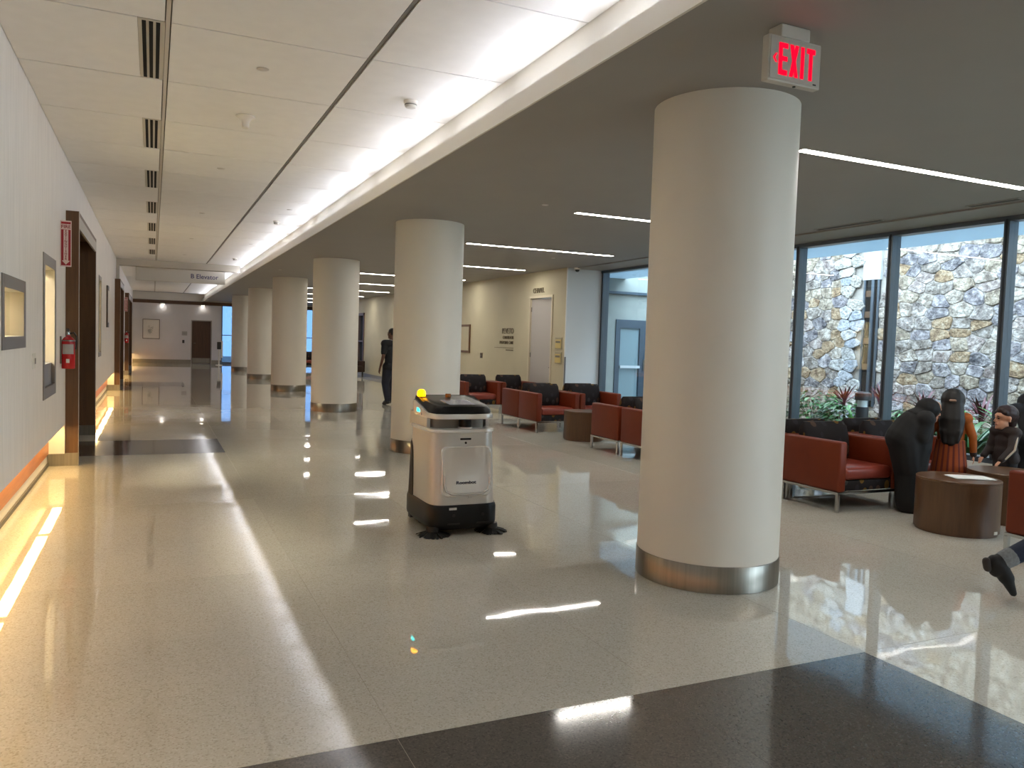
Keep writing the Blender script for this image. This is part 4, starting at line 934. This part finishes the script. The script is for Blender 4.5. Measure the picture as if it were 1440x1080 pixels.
def torso(j, H, g=0.0):
    X = (j['shR']-j['shL']).normalized()
    return [(j['pelvis'], j['chest'], .085*H+g, .092*H+g, .66, X), (j['chest'], j['chest']+(j['neck']-j['chest'])*.55, .09*H+g, .07*H+g, .66, X),
            (j['shL'], j['shR'], .040*H+g, .040*H+g), (j['hpL'], j['hpR'], .062*H+g, .062*H+g)]
def leg(j, s, H, g=0.0, top=1.0): return [(j['hp'+s], j['kn'+s], .058*H+g, .038*H+g), (j['kn'+s], j['kn'+s]+(j['an'+s]-j['kn'+s])*.4, .037*H+g, .034*H+g), (j['kn'+s]+(j['an'+s]-j['kn'+s])*.4, j['an'+s], .034*H+g, .022*H+g)]
def foot(j, s, H, g=0.0): return [(j['an'+s], j['an'+s]+V(0, 0, -.01*H), .024*H+g, .026*H+g), (j['an'+s]+(j['an'+s]-j['to'+s])*.18+V(0, 0, -.018*H), j['to'+s], .024*H+g, .02*H+g, .8)]
def arm(j, s, H, g=0.0): return [(j['sh'+s], j['el'+s], .031*H+g, .024*H+g), (j['el'+s], j['wr'+s], .023*H+g, .016*H+g)]
def neck(j, H): return [(j['neck']-V(0, 0, .02*H), j['head'], .032*H, .03*H)]
def body(t, j, H, hh, f, u=(0, 0, 1), m=skin, vox=.009, curl=.4, pn=None):
    c = torso(j, H)+neck(j, H)+head_caps(j['head'], f, u, hh)
    for s in 'LR':
        c += leg(j, s, H)+foot(j, s, H)+arm(j, s, H)+hand(j['wr'+s], j['wr'+s]-j['el'+s], (pn or {'L': (1, 0, 0), 'R': (-1, 0, 0)}[s]), H/1.7, curl)
    blob('body', c, m, t, vox, 3); face(j['head'], f, u, hh, t)
def heading(dx, dy): return math.atan2(-dx, dy)     # local +Y -> (dx, dy)
vd = Vector((.809, .588)); img_r = Vector((RT.x, RT.y))

# --- girl in orange, seen from behind
H = 1.14; t = empty('person', (7.06, 5.15, 0), heading(.81, .59)); tag(t, 'girl in orange dress with long dark hair standing with her back turned', 'person')
j = skeleton(H, .105); j['head'] = V(0, .01, 1.06); j['neck'] = V(0, 0, .955)
j['elL'] = V(-.185, .0, .74); j['elR'] = V(.185, .0, .74); j['wrL'] = V(-.20, .03, .57); j['wrR'] = V(.20, .03, .57)
body(t, j, H, .215, (-.1, 1, 0))
org = mat('orange_cloth', (160, 82, 16), .75, noise=.12, nscale=20)
def striped(name, a, b):
    m = bpy.data.materials.new(name); m.use_nodes = True; nt = m.node_tree; p = nt.nodes['Principled BSDF']; tc = nt.nodes.new('ShaderNodeTexCoord'); sp = nt.nodes.new('ShaderNodeSeparateXYZ'); nt.links.new(tc.outputs['Object'], sp.inputs[0])
    at = nt.nodes.new('ShaderNodeMath'); at.operation = 'ARCTAN2'; nt.links.new(sp.outputs[0], at.inputs[0]); nt.links.new(sp.outputs[1], at.inputs[1]); mu = nt.nodes.new('ShaderNodeMath'); mu.operation = 'MULTIPLY'; mu.inputs[1].default_value = 16; nt.links.new(at.outputs[0], mu.inputs[0])
    si = nt.nodes.new('ShaderNodeMath'); si.operation = 'SINE'; nt.links.new(mu.outputs[0], si.inputs[0]); gt = nt.nodes.new('ShaderNodeMath'); gt.operation = 'GREATER_THAN'; gt.inputs[1].default_value = .35; nt.links.new(si.outputs[0], gt.inputs[0])
    mx = nt.nodes.new('ShaderNodeMix'); mx.data_type = 'RGBA'; mx.inputs[6].default_value = lin(a); mx.inputs[7].default_value = lin(b); nt.links.new(gt.outputs[0], mx.inputs[0]); nt.links.new(mx.outputs[2], p.inputs['Base Color']); p.inputs['Roughness'].default_value = .8
    return m
blob('bodice', torso(j, H, .016)[:3]+arm(j, 'L', H, .012)+arm(j, 'R', H, .012), org, t, .009, 3)
rings = []; n = 64
for i in range(10):
    v = i/9; z = .70-.56*v; rx = .125+.06*v; ry = .10+.06*v
    rings.append([((rx+.010*v*math.sin(11*a))*math.cos(a), (ry+.010*v*math.sin(11*a+1))*math.sin(a), z) for a in [2*PI*k/n for k in range(n)]])
MB().rings(rings, True, False).build('skirt', striped('striped_skirt', (150, 66, 16), (98, 32, 16)), t, True)
for s in 'LR': blob('cuff', [(j['el'+s].lerp(j['wr'+s], .88), j['wr'+s], .032, .032)], mat('dark_cuff', (40, 24, 18), .7), t, .006, 2)
hc = [(V(0, -.005, 1.095), V(0, -.01, 1.06), .108, .104), (V(0, -.05, 1.05), V(0, -.075, .90), .095, .115, .6, (1, 0, 0)), (V(0, -.08, .90), V(0.005, -.095, .77), .118, .10, .48, (1, 0, 0)), (V(-.055, -.09, .79), V(-.05, -.1, .69), .05, .03), (V(.055, -.09, .79), V(.05, -.1, .70), .05, .03), (V(0, -.09, .78), V(.005, -.1, .68), .05, .036)]
blob('hair', hc, hair_m, t, .009, 3)
for s in 'LR': blob('shoe', foot(j, s, H, .008), black_m, t, .008, 2)
blob('hair_clip', [(V(-.02, -.112, 1.085), V(.02, -.112, 1.085), .012, .012)], mat('clip_pale', (150, 120, 100), .3), t, .004, 1)

# --- boy in dark jacket, profile to the left, hands on the drum table
H = 1.04; t = empty('person', (7.72, 5.03, 0), heading(-.92, .15)); tag(t, 'boy in dark jacket with pale shoulder stripe leaning on the drum table', 'person')
j = skeleton(H, .105); j['head'] = V(.0, .045, .905); j['neck'] = V(0, .02, .80); j['chest'] = V(0, .01, .70); j['shL'] = V(-.11, .02, .775); j['shR'] = V(.11, .02, .775)
j['elL'] = V(-.145, .09, .62); j['wrL'] = V(-.13, .20, .51); j['elR'] = V(.14, .05, .61); j['wrR'] = V(.12, .15, .52)
body(t, j, H, .22, (.3, 1, -.08), curl=.25, pn=(0, 0, -1))
jk = mat('dark_jacket', (40, 28, 26), .7)
blob('jacket', torso(j, H, .02)+[(c[0], c[1]-(c[1]-c[0])*(.06 if k else 0), c[2]+.016, c[3]+.016) for s in 'LR' for k, c in enumerate(arm(j, s, H))]+[(V(0, 0, .44), V(0, .0, .60), .115, .12, .75, (1, 0, 0))], jk, t, .009, 3)
blob('trousers', leg(j, 'L', H, .012)+leg(j, 'R', H, .012)+[(j['hpL'], j['hpR'], .07, .07)], mat('dark_trousers', (30, 28, 32), .8), t, .01, 3)
for s in 'LR': blob('shoe', foot(j, s, H, .008), black_m, t, .008, 2)
blob('sleeve_stripe', [(V(-.105, .02, .832), V(-.150, .035, .755), .011, .011), (V(-.150, .035, .755), V(-.188, .10, .62), .011, .011), (V(-.188, .10, .62), V(-.165, .18, .53), .010, .009)], mat('stripe_pale', (196, 180, 160), .7), t, .005, 1)
hc = [(V(0, .005, .955), V(0, .02, .96), .097, .093), (V(0, -.02, .92), V(0, -.03, .87), .085, .06), (V(0, .07, .99), V(0, .03, .99), .055, .06), (V(-.045, .085, .968), V(.045, .085, .968), .03, .03)]
blob('hair', hc, mat('hair_brown', (46, 26, 24), .5), t, .008, 3)

# --- woman in black, bending towards the girl
t = empty('person', (6.66, 5.21, 0), heading(RT.x, RT.y)); tag(t, 'person in long black robe and headscarf bending beside the red armchair', 'person')
H = 1.5; j = skeleton(H, .10)
j.update(pelvis=V(0, -.16, .70), chest=V(0, -.05, .86), neck=V(0, .05, .95), head=V(.0, .125, .985), shL=V(-.13, .02, .92), shR=V(.13, .02, .92), hpL=V(-.07, -.14, .68), hpR=V(.07, -.14, .68),
         knL=V(-.06, -.03, .38), knR=V(.06, -.03, .38), anL=V(-.06, -.04, .06), anR=V(.06, -.04, .06), toL=V(-.065, .07, .03), toR=V(.065, .07, .03), elL=V(-.14, -.02, .74), elR=V(.14, -.02, .74), wrL=V(-.05, .03, .64), wrR=V(.05, .03, .66))
body(t, j, 1.3, .21, (0, 1, -.25), (0, .25, 1))
bk = mat('black_robe', (12, 12, 14), .8)
rb = [(V(0, -.15, .71), V(0, -.06, .84), .165, .16, .85, (1, 0, 0)), (V(0, -.06, .84), V(0, .03, .91), .16, .13, .8, (1, 0, 0)), (V(-.135, .01, .905), V(.135, .01, .905), .082, .082),
      (V(0, .03, .86), V(0, .0, .62), .15, .17, .75, (1, 0, 0)), (V(0, -.11, .68), V(0, -.05, .40), .175, .155, .9, (1, 0, 0)), (V(0, -.0, .66), V(0, -.02, .38), .17, .15, .75, (1, 0, 0)),
      (V(0, -.04, .40), V(0, -.02, .10), .15, .15, .95, (1, 0, 0)), (V(0, -.02, .12), V(0, -.02, .045), .15, .16, .3, (1, 0, 0))]
for s in 'LR': rb += arm(j, s, 1.3, .032)
blob('robe', rb, bk, t, .012, 8)
hd = [(V(0, .085, 1.005), V(0, .105, 1.0), .105, .10), (V(0, .06, .96), V(0, .0, .90), .10, .14, .85, (1, 0, 0)), (V(0, .0, .91), V(0, -.10, .82), .14, .15, .6, (1, 0, 0)), (V(0, .12, .90), V(0, .09, .87), .055, .07)]
blob('headscarf', hd, bk, t, .010, 4)
for s in 'LR': blob('shoe', foot(j, s, 1.3, .01), black_m, t, .009, 2)

# --- bending person at the picture edge by the window
t = empty('person', (8.06, 4.98, 0), heading(.6, .8)); tag(t, 'person in dark clothes bending at the window behind the boy', 'person')
H = 1.5; j = skeleton(H, .105)
j.update(pelvis=V(0, -.1, .72), chest=V(0, .04, .90), neck=V(0, .14, 1.0), head=V(.0, .2, 1.03), shL=V(-.15, .10, .97), shR=V(.15, .10, .97), hpL=V(-.075, -.1, .70), hpR=V(.075, -.1, .70), knL=V(-.08, .02, .40), knR=V(.08, .02, .40), elL=V(-.19, .16, .80), elR=V(.19, .16, .80), wrL=V(-.12, .28, .66), wrR=V(.12, .28, .66))
body(t, j, 1.35, .21, (0, 1, -.2))
dk = mat('dark_coat', (24, 24, 30), .75)
blob('coat', torso(j, 1.35, .03)+[(c[0], c[1]-(c[1]-c[0])*(.08 if k else 0), c[2]+.02, c[3]+.02) for s in 'LR' for k, c in enumerate(arm(j, s, 1.35))]+[(V(0, .15, 1.0), V(0, .18, 1.06), .11, .105)], dk, t, .011, 4)
blob('trousers', leg(j, 'L', 1.35, .02)+leg(j, 'R', 1.35, .02)+[(j['hpL'], j['hpR'], .1, .1)], mat('dark_trousers', (30, 28, 32), .8), t, .011, 3)
for s in 'LR': blob('shoe', foot(j, s, 1.45, .008), black_m, t, .009, 2)

# --- man walking behind the second column
H = 1.74; t = empty('person', (4.92, 17.33, 0), heading(-.35, .94)); tag(t, 'man in black shirt and dark jeans walking behind the second column', 'person')
j = skeleton(H, .115)
j.update(knL=V(-.09, .10, .50), anL=V(-.09, .0, .10), toL=V(-.1, .12, .035), knR=V(.09, .14, .50), anR=V(.09, .20, .09), toR=V(.1, .36, .045), elL=V(-.27, -.06, 1.12), wrL=V(-.29, .02, .86), elR=V(.27, .03, 1.12), wrR=V(.28, .16, .9))
body(t, j, H, .23, (-.5, 1, 0), m=skin_d, vox=.011)
blob('shirt', torso(j, H, .022)+[(j['sh'+s], j['sh'+s].lerp(j['el'+s], .75), .075, .066) for s in 'LR'], mat('black_shirt', (20, 20, 22), .8), t, .012, 3)
blob('collar', [(j['neck']+V(-.03, 0, -.01), j['neck']+V(.03, 0, -.01), .06, .06)], mat('white_collar', (190, 190, 186), .7), t, .008, 2)
blob('jeans', leg(j, 'L', H, .022)+leg(j, 'R', H, .022)+[(j['hpL'], j['hpR'], .125, .125, .9, (1, 0, 0))], mat('navy_jeans', (26, 30, 44), .8), t, .012, 3)
for s in 'LR': blob('shoe', foot(j, s, H, .012), black_m, t, .01, 2)
blob('hair', [(j['head']+V(.0, -.02, .05), j['head']+V(0, -.01, .055), .088, .085)], hair_m, t, .009, 2)

# --- person striding out of the picture: trailing foot with black ankle boot and rolled jeans
H = 1.66
t = empty('person', (5.11, 2.90, 0), heading(RT.x, RT.y)); tag(t, 'person striding away in black ankle boots and rolled blue jeans', 'person')
j = skeleton(H, .105)
fwd = .0
j.update(knL=V(-.09, .02, .43), anL=V(-.09, -.36, .235), toL=V(-.095, -.275, .05), knR=V(.09, .26, .49), anR=V(.09, .30, .08), toR=V(.1, .46, .035), pelvis=V(0, .1, .88), hpL=V(-.09, .09, .84), hpR=V(.09, .1, .84), chest=V(0, .16, 1.2), neck=V(0, .2, 1.38), head=V(0, .23, 1.53), shL=V(-.17, .18, 1.33), shR=V(.17, .18, 1.33), elL=V(-.22, .25, 1.07), wrL=V(-.2, .42, .95), elR=V(.22, .06, 1.06), wrR=V(.24, .04, .82))
jj = dict(j); jj['toL'] = j['anL'].lerp(j['toL'], .72); body(t, jj, H, .225, (0, 1, 0))
jm = mat('blue_jeans', (30, 40, 62), .8, noise=.15, nscale=40)
ll = leg(j, 'L', H, .014); rl = leg(j, 'R', H, .014)
kl = j['knL'].lerp(j['anL'], .84)
blob('jeans', [ll[0], (j['knL'], kl, .076, .056), rl[0], (j['knR'], j['knR'].lerp(j['anR'], .85), .078, .062), (j['hpL'], j['hpR'], .12, .12)], jm, t, .009, 3)
blob('jeans_cuff', [(j['knL'].lerp(j['anL'], .82), j['knL'].lerp(j['anL'], .93), .060, .058)], mat('denim_cuff', (120, 124, 128), .8, noise=.2, nscale=60), t, .007, 1)
blob('jeans_cuff', [(j['knR'].lerp(j['anR'], .76), j['knR'].lerp(j['anR'], .88), .068, .066)], MATS['denim_cuff'], t, .007, 1)
bt = mat('suede_boot', (12, 11, 12), .7)
aL, tL = j['anL'], j['toL']; dL = (tL-aL).normalized()
boot = [(j['knL'].lerp(aL, .84), aL, .052, .052), (aL+V(0, -.035, .0), aL+V(0, -.02, -.05), .044, .048), (aL+V(0, -.01, -.02), aL.lerp(tL, .55)+V(0, .0, 0), .055, .05, .9, (1, 0, 0)), (aL.lerp(tL, .55), tL+V(0, .012, -.012), .046, .024, .85, (1, 0, 0))]
blob('boot', boot, bt, t, .007, 2)
blob('boot_heel', [(aL+V(0, -.085, .0), aL+V(0, -.075, -.04), .026, .026)], mat('heel_dark', (44, 36, 32), .6), t, .006, 1)
aR, tR = j['anR'], j['toR']
blob('boot', [(j['knR'].lerp(aR, .84), aR, .052, .052), (aR+V(0, -.03, -.03), tR+V(0, -.02, .005), .045, .034, .8, (1, 0, 0))], bt, t, .007, 2)
blob('sweater', torso(j, H, .02)+arm(j, 'L', H, .015)+arm(j, 'R', H, .015), mat('grey_sweater', (90, 90, 96), .8), t, .012, 3)
blob('hair', [(j['head']+V(.0, -.02, .04), j['head']+V(0, -.03, .0), .1, .1), (j['head']+V(0, -.05, 0), j['head']+V(0, -.07, -.16), .09, .07)], hair_m, t, .01, 2)
